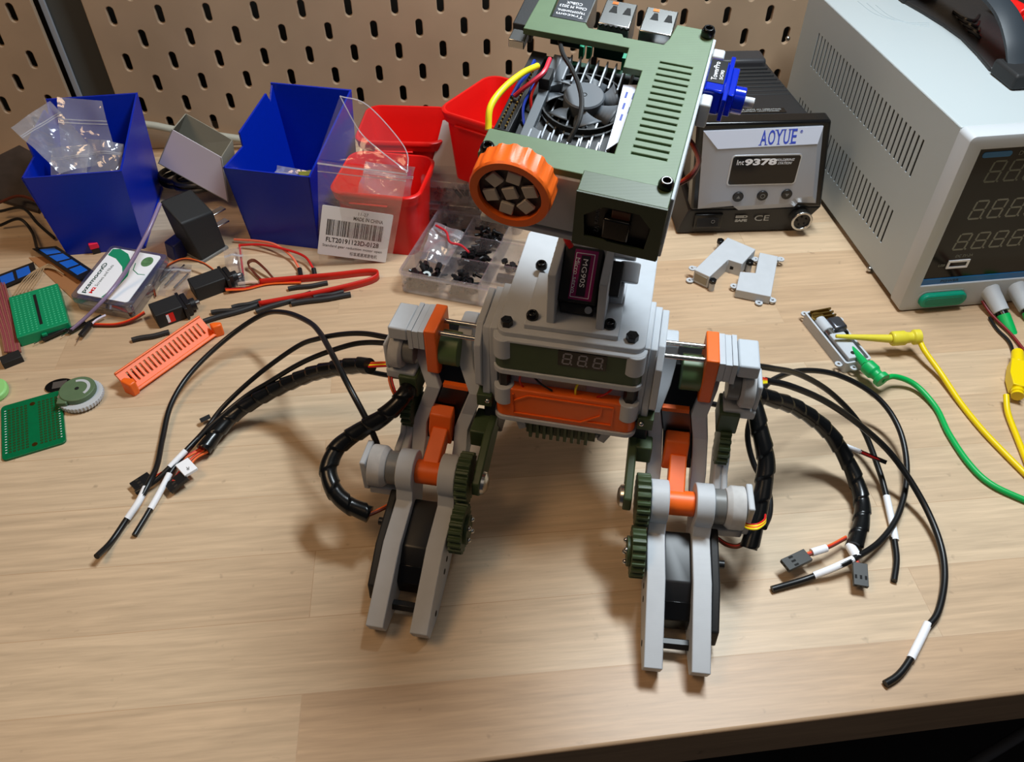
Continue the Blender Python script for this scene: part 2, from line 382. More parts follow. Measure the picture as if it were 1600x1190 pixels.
# green display panel
gp = MB(B).prism(rrect(-2, W+2, -4, 12, 5), 'z', 107, 125.5); gp.build('display_panel', DGREEN, robot, bev=.5)
for z0, z1 in ((103.8, 107), (125.5, 127), (69.5, 72.5)):
    MB(B).prism(rrect(-2.8, W+2.8, -4.8, 14, 5.5), 'z', z0, z1).build('trim_strip', WHITE, robot, bev=.4)
for x in (2.6, W-2.6):
    MB(B).prism(arc(x, -.6, 5.2, 0, 360, 22)[:-1], 'z', 114.5, 126.8).build('corner_boss', WHITE, robot, bev=.4)
    MB(B).prism(arc(x, -.6, 5.2, 0, 360, 22)[:-1], 'z', 82, 93.5).build('corner_boss', WHITE, robot, bev=.4)
    MB(B).prism([(x+3.4*cos(a*pi/3), .2+3.4*sin(a*pi/3)) for a in range(6)], 'z', 93, 104).build('standoff', BLACKP, robot, bev=.3)
a = hit(B, 872, 556, 1, -4.2); b_ = hit(B, 948, 567, 1, -4.2)
zc = (a.z+b_.z)/2-.8
MB(B).box(a.x, b_.x, -4.6, -3, zc-4.6, zc+5).build('display_window', BLACKG, robot)
sd = MB(B); w3 = (b_.x-a.x)
for i in range(3):
    segdigit(sd, Matrix.Translation((a.x+2.2+i*w3/3.15, -4.65, zc-3.2)) @ Matrix.Rotation(pi/2, 4, 'X'), 3.8, 6.6, .85)
sd.build('display_digit', mat('seg_robot', (135, 132, 140), .4), robot)
# orange battery panel with hexagonal relief
MB(B).prism(rrect(-2, W+2, -4, 14, 5), 'z', 72.5, 93).build('orange_panel', ORANGE, robot, bev=.6)
rl = MB(B)
def strip(pts, w=.8, y=-4.7):
    for p, q in zip(pts, pts[1:]):
        d = Vector((q[0]-p[0], q[1]-p[1])).normalized(); n = Vector((-d.y, d.x))*w/2
        rl.prism([(p[0]+n.x, p[1]+n.y), (q[0]+n.x, q[1]+n.y), (q[0]-n.x, q[1]-n.y), (p[0]-n.x, p[1]-n.y)], 'y', y, y+1.2)
strip([(8, 85), (16, 90), (60, 90), (60, 77), (46, 77)]); strip([(8, 90), (8, 76), (44, 76), (54, 83), (54, 90)]); strip([(8, 82), (8, 90)])
rl.build('panel_relief', ORANGE, robot)
# underside: white bracket and green heatsink grille
ub = MB(B)
ub.prism([(6, 70), (12, 70), (14, 58), (10, 56)], 'y', 2, 8); ub.prism([(64, 70), (58, 70), (53, 57), (57, 55)], 'y', 2, 8); ub.box(10, 57, 4, 8, 56, 59)
ub.build('lower_bracket', WHITE, robot, bev=.4)
hs = MB(B); hs.box(14, 52, 2, 24, 55, 66)
for i in range(9): hs.box(16+i*3.8, 17.8+i*3.8, -1.5, 2, 55, 69)
hs.build('grille', DGREEN, robot, bev=.3)
for pts, m in (([(12, -1, 105), (11, -2, 98), (13, -1, 92)], WIRE_R), ([(15, -1, 105), (22, -3, 99), (28, -2, 94)], WIRE_K), ([(42, -1, 105), (40, -2, 98), (40, -1, 92)], WIRE_Y),
               ([(60, -1, 104), (56, -2, 98), (51, -1, 93)], WIRE_R), ([(66, -1, 104), (66, -2, 99), (67, -1, 94)], WIRE_Y)):
    MB(B).tube(spline([B @ Vector(p) for p in pts], 1), .55, 6).build('wire', m, robot)
MB(B).box(22, 45, 1.2, 2.2, 94, 103.5).build('connector_block', mat('conn_cream', (170, 160, 140), .5), robot, bev=.3)
MB().tube(spline(pz([(996, 572, 118), (1008, 560, 120), (1016, 548, 121), (1023, 541, 121)]), 1), .7, 6).build('wire', WIRE_K, robot)
# side shoulder blocks (white), stepped outwards
for s, xs in ((-1, (-1, -5, -9)), (1, (W+1, W+4, W+7.5))):
    sb = MB(B)
    for i in range(2):
        x0, x1 = sorted((xs[i], xs[i+1]))
        sb.prism([(2+i*2, 128-i*2), (38-i, 128-i*2), (38-i, 88), (4, 76+i*4), (0-i, 84), (0+i, 118)], 'x', x0, x1)
    x0, x1 = sorted((xs[2], xs[2]+s*3.5))
    sb.prism([(-2, 118), (6, 127), (34, 127), (36, 96), (4, 84), (-3, 92)], 'x', x0, x1)
    sb.build('shoulder_block', WHITE, robot, bev=.5)
    x0, x1 = sorted((xs[1]-s*1, xs[1]+s*7))
    MB(B).box(x0, x1, -3, 8, 76, 84).build('shoulder_clip', DGREEN, robot, bev=.4)
    x0, x1 = sorted((xs[1]-s*3, xs[1]+s*5))
    MB(B).prism([(6, 76), (22, 76), (30, 56), (24, 40), (12, 40), (2, 56)], 'x', x0, x1).build('hip_servo', mat('servo_grey_%d' % s, (40, 44, 48), .4), robot, bev=.8)
    MB(B).ball((xs[1]+s*1, -3.5, 81), 1.5).build('screw', STEEL, robot)

# ---- neck servo ---------------------------------------------------
q = hit(B, 905, 428, 1, 22)
N = fr(B @ Vector((36.5, 19, zt+20)), -19, 48)    # local z points up-front at the camera
c = hit(N, 908, 428, 2, 0); N = N @ Matrix.Translation((c.x, c.y, 0))
MB(N).box(-9.6, 9.0, -14, 13, -12, 0).build('neck_servo', BLACKP, robot, bev=.8)
MB(N).box(-4.4, 6.8, -12.4, 11.6, -.1, .15).build('servo_label', mat('label_magenta', (150, 20, 100), .35), robot)
MB(N).box(-1.0, 3.4, -10.6, 9.0, .12, .22).build('label_band', mat('label_dark', (30, 18, 40), .35), robot)
tx = MB(N); RM = lambda x, y: Matrix.Translation((x, y, .22)) @ Matrix.Rotation(-pi/2, 4, 'Z')
tx.text('MG90S', 3, RM(1.2, .5), fit=(13.5, 2.4)); tx.text('Micro servo', 2.6, RM(-2.6, -1), fit=(17, 2.1))
tx.sheet(rrect(-3.8, 5.4, -11.4, 10, .2, 1), [rrect(-3.5, 5.1, -11.1, 9.7, .2, 1)], .1, Matrix.Translation((0, 0, .25)))
tx.build('lettering', PAPER, robot)
MB(N).box(-8, 8, -19, -13.5, -9, -5).build('servo_tab', BLACKP, robot, bev=.4)
MB(N).cyl((6, -16.5, -5), (6, -16.5, -2), 1.8).build('screw', STEEL, robot)
MB(N).tube(spline([N @ Vector(p) for p in ((-7, 12, -1), (-10, 17, 1), (-8, 22, -3), (-2, 24, -6))], 1), 1.6, 8).build('wire', WIRE_R, robot)
nk = MB(N); nk.box(-8, 24, 11, 22, -16, -7); nk.cyl((22, 0, -12), (22, 10, -12), 5); nk.build('neck_bracket', WHITE, robot, bev=.6)
sb2 = MB(N); sb2.box(12, 19, -8, 9, -14, -4); sb2.build('neck_gearbox', BLACKM, robot, bev=.5)

# ---- head -----------------------------------------------------------
HD = Matrix(((.929, .370, -.010, 11.75), (-.363, .906, -.216, 273.83), (-.071, .204, .976, 237.94), (0, 0, 0, 1)))
def hp(px, py, w=0): q = hit(HD, px, py, 2, w); return q.x, q.y
outl = [(0, 0), (73.3, 0), (73.3, 99.7)]+[(57, 99.7), (55.6, 89), (54, 84.5), (37, 84.5), (36, 86.5), (21.5, 86.5), (20, 88.5)]
e1 = hp(866, 30); e2 = hp(913, 40)
outl += [(19.3, 89.5), (3.5, 89.5), (3.0, 112), (-3.5, 112), (-4.6, 90), (-5.0, 78.1), (40.6, 78.1), (41.1, 65), (48.8, 65), (48.8, 14.1), (0, 14.1)]
sl = []
for i in range(15):
    v = 16.4+(72.6-16.4)*i/14; sl.append([(54.8, v-.55), (68.2, v-.55), (68.2, v+.55), (54.8, v+.55)])
MB(HD).sheet(outl, sl, 3, bev=.35).build('head_plate', GREEN, robot, sharp=20)
sh = MB(HD)
sh.box(71.5, 74.5, 0, 99, -34, -3)          # right wall
sh.box(0, 73, -1, 1.6, -30, -3)             # front wall
sh.box(0, 73, 0, 90, -36, -33)              # floor
sh.box(49, 73, 14, 98, -8, -6.2)
sh.build('head_shell', WHITE, robot, bev=.5)
MB(HD).box(49.5, 71, 15, 76, -5.8, -5.4).build('dark_liner', DARK, robot)
# computer board, heatsink, fan
MB(HD).box(-2, 54, 4, 88, -20, -18.4).build('circuit_board', mat('pcb_green', (16, 84, 58), .4, noise=.2, nscale=400), robot)
hk = MB(HD); hk.box(6, 48, 14, 78, -16, -13)
hk.build('heatsink', mat('heatsink_black', (15, 16, 18), .5), robot, bev=.3)
fins = MB(HD)
for i in range(9):
    u = 13+i*3.9
    fins.box(u, u+.65, 60, 77, -13, -7.5); fins.box(u, u+.65, 15, 27, -13, -7.5)
    fins.box(u, u+.65, 27, 60, -13, -11.6)
fins.build('heatsink_fin', mat('fin_metal', (150, 153, 158), .4, .7), robot)
fp = MB(HD); fc = hp(913, 148, -6.5)
fp.prism([(fc[0]-19, 14.5), (fc[0]-11, 14.5), (fc[0]-11, 27), (fc[0]-15, 29), (fc[0]-15, 55), (fc[0]-11, 58), (fc[0]-11, 76), (fc[0]-19, 76)], 'z', -12, -8)
fp.build('fan_bracket', mat('fan_grey', (92, 98, 104), .45), robot, bev=.3)
fr_ = MB(HD); fr_.pipe((fc[0], fc[1], -12), (fc[0], fc[1], -9.3), 17.2, 17.9, 36); fr_.build('fan_ring', BLACKM, robot)
fan = MB(HD).lathe([(0, 0), (8.4, 0), (8.4, 5), (7.8, 5.6), (0, 5.6)], (fc[0], fc[1], -12), (fc[0], fc[1], 0), 32).build('fan_hub', mat('fan_black', (86, 91, 97), .5), robot)
for k in range(7):
    a0 = 2*pi*k/7+.3; bl = MB(HD @ Matrix.Translation((fc[0], fc[1], 0)) @ Matrix.Rotation(a0, 4, 'Z'))
    V = []
    for i in range(6):
        r = 8+i*1.56; w = .27+.022*i; tw = .25*i/5
        V.append([bl.v((r*cos(tw+w), r*sin(tw+w), -8.0)), bl.v((r*cos(tw-w*.9), r*sin(tw-w*.9), -11.2))])
    for p, q in zip(V, V[1:]): bl.face([p[0], p[1], q[1], q[0]])
    bl.build('fan_blade', MATS['fan_black'], fan, solid=.5)
cap = MB(HD); cap.pipe((fc[0], fc[1], -6.45), (fc[0], fc[1], -6.3), .9, 1.2, 16); cap.build('hub_mark', DARK, fan)
# cables over the fan
def hw(l): return spline([HD @ Vector(p) for p in l], 1.2)
def hpx(l): return spline([HD @ hit(HD, x, y, 2, w) for x, y, w in l], 1.2)
MB().tube(hpx([(874, 62, -6), (880, 85, -1), (893, 107, 0), (904, 132, 1), (909, 160, 1), (904, 190, -1), (888, 222, -6)]), 1.0, 8).build('fan_cable', BLACKM, robot)
MB().tube(hpx([(840, 103, 0), (815, 115, 3), (785, 140, 5), (766, 168, 4), (763, 203, -1)]), 1.3, 10).build('wire', WIRE_Y, robot)
MB().tube(hpx([(859, 92, -3), (850, 112, -2), (835, 125, -3), (818, 138, -5), (804, 150, -8)]), .95, 8).build('wire', mat('wire_pinkred', (215, 50, 70), .4), robot)
MB().tube(hpx([(850, 108, -4), (838, 130, -5), (830, 150, -8), (830, 172, -12)]), .6, 6).build('wire', WIRE_R, robot)
MB().tube(hpx([(835, 95, -6), (825, 115, -5), (812, 130, -6), (800, 150, -9)]), .8, 6).build('wire', WIRE_BL, robot)
MB().tube(hpx([(845, 118, -7), (830, 140, -8), (818, 165, -9), (818, 190, -12), (824, 202, -12)]), .6, 6).build('wire', WIRE_BL, robot)
# pin header along the left side
h0 = hp(797, 175, -10); h1 = hp(845, 78, -10); hd = MB(HD)
d = Vector((h1[0]-h0[0], h1[1]-h0[1])).normalized(); L_ = hypot(h1[0]-h0[0], h1[1]-h0[1]); HH = HD @ Matrix.Translation((h0[0], h0[1]-6, 0)) @ Matrix.Rotation(atan2(d.y, d.x)-pi/2, 4, 'Z')
MB(HH).box(-3.2, 3.2, -6, L_+4, -20, -9.5).build('pin_header', BLACKP, robot, bev=.2)
pn = MB(HH)
for i in range(18):
    for x in (-1.3, 1.3): pn.box(x-.35, x+.35, -4+i*2.54*.85-.35, -4+i*2.54*.85+.35, -9.5, -8.4)
pn.build('header_pin', BRASS, robot, kind='stuff')
MB(HD).box(fc[0]-19.5, fc[0]-15, 52, 60, -14, -3).build('plug', BLACKM, robot, bev=.4)
# ribbon cable seen at the right of the opening, and status components
MB(HD).prism([(42.5, 62), (49.5, 64), (49.5, 30), (44.5, 22), (44.0, 40)], 'z', -6.6, -6.0).build('ribbon_cable', mat('ribbon_white', (210, 216, 235), .4), robot)
rt_ = MB(HD)
for i, (u, v) in enumerate(((45, 56), (45.5, 49), (46, 42), (48, 56), (48.2, 47))): rt_.box(u-.4, u+.5, v-2, v+2, -6.0, -5.95)
rt_.build('ribbon_print', WIRE_BL, robot)
for px in (910, 922, 977): 
    q = hp(px, 70 if px < 950 else 88, -8); MB(HD).box(q[0]-1, q[0]+1, q[1]-1.5, q[1]+2, -14, -8).build('jumper', mat('jumper_%d' % px, (30, 150, 110), .4), robot)
# connectors at the back
ec = [(3.8, 90.2), (19, 90.2), (19, 112), (3.8, 112)]
en = MB(HD); en.box(4.0, 19.0, 90.5, 112, -14, -.6); eth = en.build('ethernet_jack', mat('jack_black', (46, 50, 56), .4), robot, bev=.3)
MB(HD).box(19.0, 19.6, 90.5, 112, -14, -.5).build('jack_shield', STEEL, eth)
et = MB(HD); RR = lambda x, y: Matrix.Translation((x, y, -.55)) @ Matrix.Rotation(pi, 4, 'Z')
for t, y, wd in (('Trxcom', 93.4, 12), ('TRJG0926HENL', 96.5, 12.5), ('China M 2023', 99.6, 12), ('CG8uX', 102.4, 7)): et.text(t, 2.4, RR(11.4, y), fit=(wd, 1.9), ext=.05)
et.build('lettering', PAPER, eth)
for u in (24.7, 42.7):
    us = MB(HD).box(u-.5, u+13.3, 91.2, 109, -15, 0).build('usb_port', STEEL, robot, bev=.5)
    cl = MB(HD)
    for k in (3.4, 9.4): cl.prism([(u+k, 105), (u+k+1.6, 105), (u+k+2.6, 100), (u+k-1, 100)], 'z', 0, .12)
    cl.build('spring_cut', DARK, us)
    MB(HD).prism([(u+2.6, 106), (u+5.2, 106), (u+5.2, 108), (u+2.6, 108)], 'z', 0, .2).build('contact', COPPER, us)
    MB(HD).box(u-.5, u+13.3, 88.5, 91.4, -15, -6).build('usb_base', BLACKP, us, bev=.3)
    if u < 30:
        zz = MB(HD)
        for k in range(6): zz.prism([(u-.4+k*2.3, 91.4), (u+1.9+k*2.3, 91.4), (u+.75+k*2.3, 90.2)], 'z', -1.2, -.2)
        zz.build('shield_tooth', BLACKP, us)
MB(HD).box(-12, -3.5, 86, 108, -12, -4).build('side_connector', BLACKM, robot, bev=.5)
MB(HD).box(-11, -4, 76, 84, -9, -5).build('video_port', STEEL, robot, bev=.4)
for px, py in ((762, 231), (1107, 49), (1041, 287)):
    q = hp(px, py, 2); hexscrew(q[0], q[1], 0, 2.9, 3.8, F=HD)
# camera housing in front
c0 = hit(HD, 903, 283, 1, -9); c1 = hit(HD, 1046, 318, 1, -9); c2 = hit(HD, 1018, 405, 1, -9)
u0, u1, wt, wb = c0.x, c1.x, 0.4, c2.z
ch = MB(HD); t = 1.6
ch.box(u0, u1, -9, 1.5, wt-.6, wt+.4)
ch.box(u0, u0+t, -9, 0, wb, wt); ch.box(u1-t, u1, -9, 0, wb, wt); ch.box(u0, u1, -9, 0, wb, wb+t); ch.box(u0, u1, -1.4, -.2, wb, wt)
cho = ch.build('camera_housing', DGREEN, robot, bev=.3)
cvo = lambda m_: [(u0+m_, wb+m_+1), (u1-m_-1, wb+m_), (u1-m_, wt-m_-6), (u1-m_-5, wt-m_), (u0+m_+6, wt-m_), (u0+m_-1, wt-m_-6)]
XZ = Matrix(((1, 0, 0, 0), (0, 0, 1, 0), (0, 1, 0, 0), (0, 0, 0, 1)))
MB(HD).sheet([(u0, wb), (u1, wb), (u1, wt+.4), (u0, wt+.4)], [cvo(4.5)], .8, XZ @ Matrix.Translation((0, 0, -9))).build('camera_front', mat('dark_olive_front', (56, 66, 46), .5), robot)
cb = MB(HD); m_ = 4.5
cb.box(u0+t, u1-t, -7.2, -6, wb+t, wt-2); cb.build('camera_board', BLACKP, cho, bev=.2)
MB(HD).box((u0+u1)/2-5.5, (u0+u1)/2+4.5, -10.4, -7, wb+7, wb+17).build('camera_module', BLACKG, cho, bev=.6)
MB(HD).box((u0+u1)/2-3, (u0+u1)/2+4, -9, -7, wt-10, wt-5.5).build('flex_connector', mat('flex_brown', (90, 50, 30), .5), cho, bev=.4)
ct = MB(HD).text('Camera V2', 3, Matrix.Translation((u0+8.5, -7.35, (wb+wt)/2)) @ Matrix.Rotation(pi/2, 4, 'X') @ Matrix.Rotation(-pi/2, 4, 'Z'), fit=(14, 1.8)); ct.build('lettering', GREYP, cho)
# ring lamp with seven LEDs
rc = hit(HD, 796, 305, 1, -13)
RL = HD @ Matrix.Translation((rc.x, 0, rc.z))
rg = MB(RL); ro = 17.6; prof = []
n = 72
def ringloop(r0, y, kn=0): return [rg.v(((r0+(kn if (i//2) % 2 else 0))*cos(2*pi*i/n), y, (r0+(kn if (i//2) % 2 else 0))*sin(2*pi*i/n))) for i in range(n)]
loops = [ringloop(12.2, -11), ringloop(12.2, -13.4), ringloop(15.2, -13.6), ringloop(15.7, -12.6), ringloop(15.3, -11.2, .7), ringloop(15.3, -3.5, .7), ringloop(11.5, -3.5)]
for A, C in zip(loops, loops[1:]):
    for i in range(n): rg.face([A[i], A[(i+1) % n], C[(i+1) % n], C[i]])
ringo = rg.build('lamp_ring', ORANGE, robot, sharp=25)
MB(RL).cyl((0, -11, 0), (0, -4, 0), 12.4, n=32).build('led_board', mat('led_pcb', (58, 44, 44), .5, noise=.3, nscale=500), ringo)
for k in range(7):
    r, a = (0, .4) if k == 6 else (7.9, 2*pi*k/6+.35)
    LM = RL @ Matrix.Translation((r*cos(a), -11, r*sin(a))) @ Matrix.Rotation(-a, 4, 'Y')
    led = MB(LM).box(-2.6, 2.6, -1.5, 0, -2.6, 2.6).build('led', mat('led_cream_%d' % k, (200, 186, 170), .4), ringo, bev=.3)
MB(HD).prism([(3, -4), (16, -4), (16, -20), (3, -20)], 'y', -4, .5).build('lamp_mount', WHITE, robot, bev=.5)
# blue micro servo on the right cheek
a = hit(HD, 1098, 92, 0, 74.5)
vb0 = hp(1100, 162, -4)[1]; vb1 = hp(1119, 66, -4)[1]
v0, v1 = 63, 86
sv = MB(HD); sv.box(74.6, 82.5, v0, v1-2.5, -13, -1.5); svo = sv.build('cheek_servo', TBLUE, robot, bev=.8)
fl = MB(HD); fl.box(82.5, 84.4, v0-4, v1+2, -12.5, -2); fl.box(84.4, 87, v0, v1-5, -12.5, -2); fl.build('servo_flange', TBLUE, svo, bev=.4)
MB(HD).cyl((87, v0+5, -7.5), (91.5, v0+5, -7.5), 5.4, n=24).build('gear_tower', TBLUE, svo, bev=.3)
MB(HD).cyl((91.5, v0+5, -7.5), (95.5, v0+5, -7.5), 2.1, n=12).build('output_shaft', WHITE, svo)
MB(HD).box(75, 81.8, v0+5, v1-3, -1.55, -1.3).build('servo_label', BLACKG, svo)
st = MB(HD).text('TowerPro', 3, Matrix.Translation((77.5, (v0+v1)/2+1, -1.25)) @ Matrix.Rotation(pi/2, 4, 'Z'), fit=(12, 2.2)); st.text('SG90', 3, Matrix.Translation((80.3, (v0+v1)/2-1, -1.25)) @ Matrix.Rotation(pi/2, 4, 'Z'), fit=(6, 1.4)); st.build('lettering', PAPER, svo)
mw = MB(HD); mw.box(74.5, 79.5, v1-2, v1+4, -9, -1); mw.box(74.5, 79, v0-8, v0-.5, -14, -3); mw.build('servo_mount', WHITE, robot, bev=.8)
for i, m in enumerate((WIRE_O, WIRE_R, WIRE_B)):
    MB().tube(spline([P(1068, 205+i*2, 225), P(1080+i*2, 225, 222), P(1090+i*2, 252, 212), P(1078+i*2, 272+i*2, 200), P(1058, 287+i*2, 195), P(1046, 296+i*2, 195)], 1.5), .65, 6).build('servo_lead', m, robot)

# ---- legs -----------------------------------------------------------
def gear(mb, c, r, x0, x1, nt=18, th=1.8):
    pts = []
    for i in range(nt):
        for f, rr in ((0, r-th), (.25, r-th), (.4, r), (.75, r)):
            a = 2*pi*(i+f)/nt; pts.append((c[0]+rr*cos(a), c[1]+rr*sin(a)))
    mb.prism(pts, 'x', x0, x1)
def leg(K, yaw_shin, yaw_thigh, s, xo=0, tag_='' ):
    SF = fr(K, -yaw_shin); TFm = fr(K, -yaw_thigh)
    if s < 0: Mx = Matrix.Diagonal((-1, 1, 1, 1)); SF = SF @ Mx; TFm = TFm @ Mx
    zk = 45
    # shin
    prof = arc(0, zk, 11.5, 205, -15, 16)+[(10, 30), (3, 17), (-30, 4), (-58, 0), (-74, 4), (-77, 13), (-38, 31), (-13, 34)]
    for x0, x1 in ((-16.2, -6.9), (6.9, 16.2)): MB(SF).prism(prof, 'x', x0, x1).build('shin_plate', WHITE, robot, bev=.5)
    sv = MB(SF).prism([(-8, 31), (-36, 27), (-44, 20), (-46, 12), (-10, 18)], 'x', -6.9, 6.9); svo = sv.build('shin_servo', BLACKP, robot, bev=.8)
    MB(SF).prism([(-44, 21.5), (-51, 15), (-51, 6), (-44, 12)], 'x', -6.8, 6.8).build('servo_flange', BLACKG, svo, bev=.5)
    MB(SF).prism([(-6, 34), (-38, 28), (-57, 17), (-58, 5), (-36, 3), (-4, 14)], 'x', 16.4, 21).build('servo_case', BLACKM, svo, bev=1)
    MB(SF).cyl((21, -20, 22), (25, -20, 22), 2.2).build('servo_boss', BLACKP, svo)
    MB(SF).prism([(-60+3*cos(a*pi/3), 7.5+3*sin(a*pi/3)) for a in range(6)], 'x', -6.9, 6.9).build('toe_spacer', BLACKP, robot, bev=.2)
    for y, z in ((-61, 7), (-40, 14), (-34, 17)):
        MB(SF).cyl((-16.4, y, z), (-16.1, y, z), 1.6, n=12).build('screw_hole', DARK, robot)
    gm = MB(SF); gear(gm, (0, zk), 14.2, -23.5, -16.6, 20); gm.build('knee_gear', DGREEN, robot, bev=.25)
    gm = MB(SF); gear(gm, (-22, 29.5), 13.6, -24.5, -17.5, 20); gm.cyl((-24.5, -22, 29.5), (-26.5, -22, 29.5), 8); gm.build('shin_gear', DGREEN, robot, bev=.25)
    for k in range(4):
        a = pi/2*k+.5; MB(SF).ball((-27, -22+5.5*cos(a), 29.5+5.5*sin(a)), 1.5).build('screw', STEEL, robot)
    MB(SF).cyl((-6.9, 0, zk), (6.9, 0, zk), 6.6, n=28).build('knee_tube', ORANGE, robot, bev=.5)
    # knee angle sensor on the outer side
    MB(SF).cyl((16.2, 0, zk), (22.5, 0, zk), 9.2, n=28).build('sensor_body', GREYP, robot, bev=.5)
    rgm = MB(SF).lathe([(0, 0), (9.5, 0), (11.5, 2.6), (11.5, 9.5), (0, 9.5)], (22.5, 0, zk), (30, 0, zk), 28).build('sensor_cup', WHITE2, robot, bev=.3)
    MB(SF).box(32.6, 36, -8, 9, zk-12, zk+10).build('sensor_cap', WHITE, robot, bev=.8)
    MB(SF).box(17, 34, -6, 10, 27, 33).build('sensor_arm', WHITE, robot, bev=1)
    # thigh
    nodes = [(110, 50), (106, 46.5), (100, 44), (92, 38.5), (79, 31), (64, 29.5), (55, 26), (46, 20.5), (36, 12)]
    shf = (-2.5, -2.5, -2.8, -4, -7.5, -4.4, -3.4, -2.5, -2.5) if s > 0 else (3, 3, 2.5, .5, -6.5, -1.5, 1.5, 1, 1)
    def loft(mb, x0, x1, dy=0, dep=20, lo=0, hi=9):
        R_ = []
        for (z, yf_), sx in list(zip(nodes, shf))[lo:hi]:
            yb = yf_+dep*(.55 if z in (110, 36) else 1); y_ = yf_+dy
            R_.append([mb.v((x0+sx, y_, z)), mb.v((x1+sx, y_, z)), mb.v((x1+sx, yb, z)), mb.v((x0+sx, yb, z))])
        mb.face(R_[0]); mb.face(R_[-1])
        for A, C in zip(R_, R_[1:]):
            for i in range(4): mb.face([A[i], A[(i+1) % 4], C[(i+1) % 4], C[i]])
        return mb
    for x0, x1 in ((-16.2, -8.4), (7.6, 15.6)): loft(MB(TFm), x0, x1).build('thigh_plate', WHITE, robot, bev=.5, sharp=14)
    loft(MB(TFm), -8.2, 7.4, 3, 18, 2, 8).build('thigh_servo', BLACKG, robot, bev=.5, sharp=14)
    MB(TFm).prism([(32.5, 81.5), (37, 81.5), (36, 79.5), (32, 79.5)], 'x', -7.6+shf[4], 6.4+shf[4]).build('accent_strip', ORANGE, robot)
    ob = MB(TFm); sb_ = shf[6]+.6; ob.prism([(25, 64), (32, 66), (30, 48), (21, 46), (21, 55)], 'x', -8.2+sb_, 4.5+sb_); ob.prism([(22, 58), (26, 51), (4, 41), (-3, 49)], 'x', -6+sb_*.6, 3+sb_*.6); ob.build('knee_bracket', ORANGE, robot, bev=.8)
    # olive link on the inner side down to the knee screw
    MB(TFm).box(-26.5, -17.5, 20, 38, 50, 62).build('olive_box', DGREEN, robot, bev=.8)
    MB(TFm).prism([(38, 63), (20, 62), (-6, 50), (-7, 42), (0, 36), (8, 38), (38, 52)], 'x', -30, -25.5).build('olive_link', DGREEN, robot, bev=.8)
    MB(TFm).lathe([(0, 0), (6.4, 0), (6.0, 1.6), (3.6, 3.0), (2, 3.2), (0, 2.6)], (-30, 0, zk), (-34, 0, zk), 24).build('knee_screw', STEEL, robot)
    # outer side: upper gears and box
    gm = MB(TFm); gear(gm, (33, 60), 12.5, 16.5, 22.5, 18); gm.build('thigh_gear', DGREEN, robot, bev=.25)
    MB(TFm).box(14, 24.5, 30, 46, 70, 84).build('olive_box', DGREEN, robot, bev=.8)
    MB(TFm).prism([(30, 56), (42, 60), (42, 44), (22, 30), (10, 32), (12, 44), (22, 48)], 'x', 16.8, 21).build('outer_bracket', WHITE, robot, bev=1)
    MB(TFm).prism([(28, 56), (36, 56), (24, 33), (4, 33), (12, 45), (22, 47)], 'x', 21, 24.5).build('bracket_post', WHITE, robot, bev=1)
    # hip
    HC = (42, 100)
    MB(TFm).cyl((-8.2, HC[0]+1, HC[1]-1), (3, HC[0]+1, HC[1]-1), 9.5, n=28).build('hip_tube', mat('olive_tube_%d' % s, (84, 106, 66), .45), robot, bev=.4)
    yf = hit(TFm, 1092 if s > 0 else 682, 545 if s > 0 else 492, 2, 117).y; 
    yf = 33 if s > 0 else 33
    MB(TFm).prism([(yf, 117), (yf, 88), (yf+3, 86), (yf+22, 88), (yf+23, 108), (yf+23, 117)], 'x', 2, 8.5).build('hip_clamp', ORANGE, robot, bev=.7)
    for y in (yf+6, yf+16): MB(TFm).cyl((2, y, 112), (-19, y, 112), 1.35, n=12).build('steel_rod', STEEL, robot)
    wb1 = MB(TFm); wb1.prism([(yf, 116), (yf+23, 116), (yf+23, 104), (yf, 104)], 'x', 8.5, 11.45); wb1.prism([(yf, 115.6), (yf+23, 115.6), (yf+23, 104), (yf, 104)], 'x', 11.6, 14.75); wb1.prism([(yf, 116), (yf+23, 116), (yf+23, 103), (yf, 103)], 'x', 14.9, 17.4)
    wb1.build('hip_block', WHITE, robot, bev=.15)
    MB(TFm).prism([(yf+1, 115), (yf+22, 115), (yf+22, 107), (yf+1, 107)], 'x', 18, 28.5).build('hip_end_block', WHITE, robot, bev=1)
    MB(TFm).cyl((15.6, HC[0]-2, HC[1]-4), (22, HC[0]-2, HC[1]-4), 7.6, n=24).build('sensor_body', GREYP, robot, bev=.5)
    MB(TFm).lathe([(0, 0), (9, 0), (10.5, 1.5), (10.5, 7), (0, 7)], (22, HC[0]-2, HC[1]-5), (30, HC[0]-2, HC[1]-5), 28).build('sensor_cup', WHITE2, robot, bev=.3)
    MB(TFm).box(29.8, 32.2, HC[0]-9, HC[0]+6, HC[1]-14, HC[1]+3).build('sensor_cap', WHITE, robot, bev=1)
    MB(TFm).box(15.6, 32, HC[0]-10, HC[0]+4, HC[1]-20, HC[1]-14).build('sensor_arm', WHITE, robot, bev=1)
    MB(TFm).box(22, 28, HC[0]-1, HC[0]+6, HC[1]+2, HC[1]+8).build('sensor_neck', WHITE, robot, bev=1)
leg((110.2, 247.0), 11.5, 14.5, 1)
leg((-20.6, 279.8), 15.5, 19, -1)

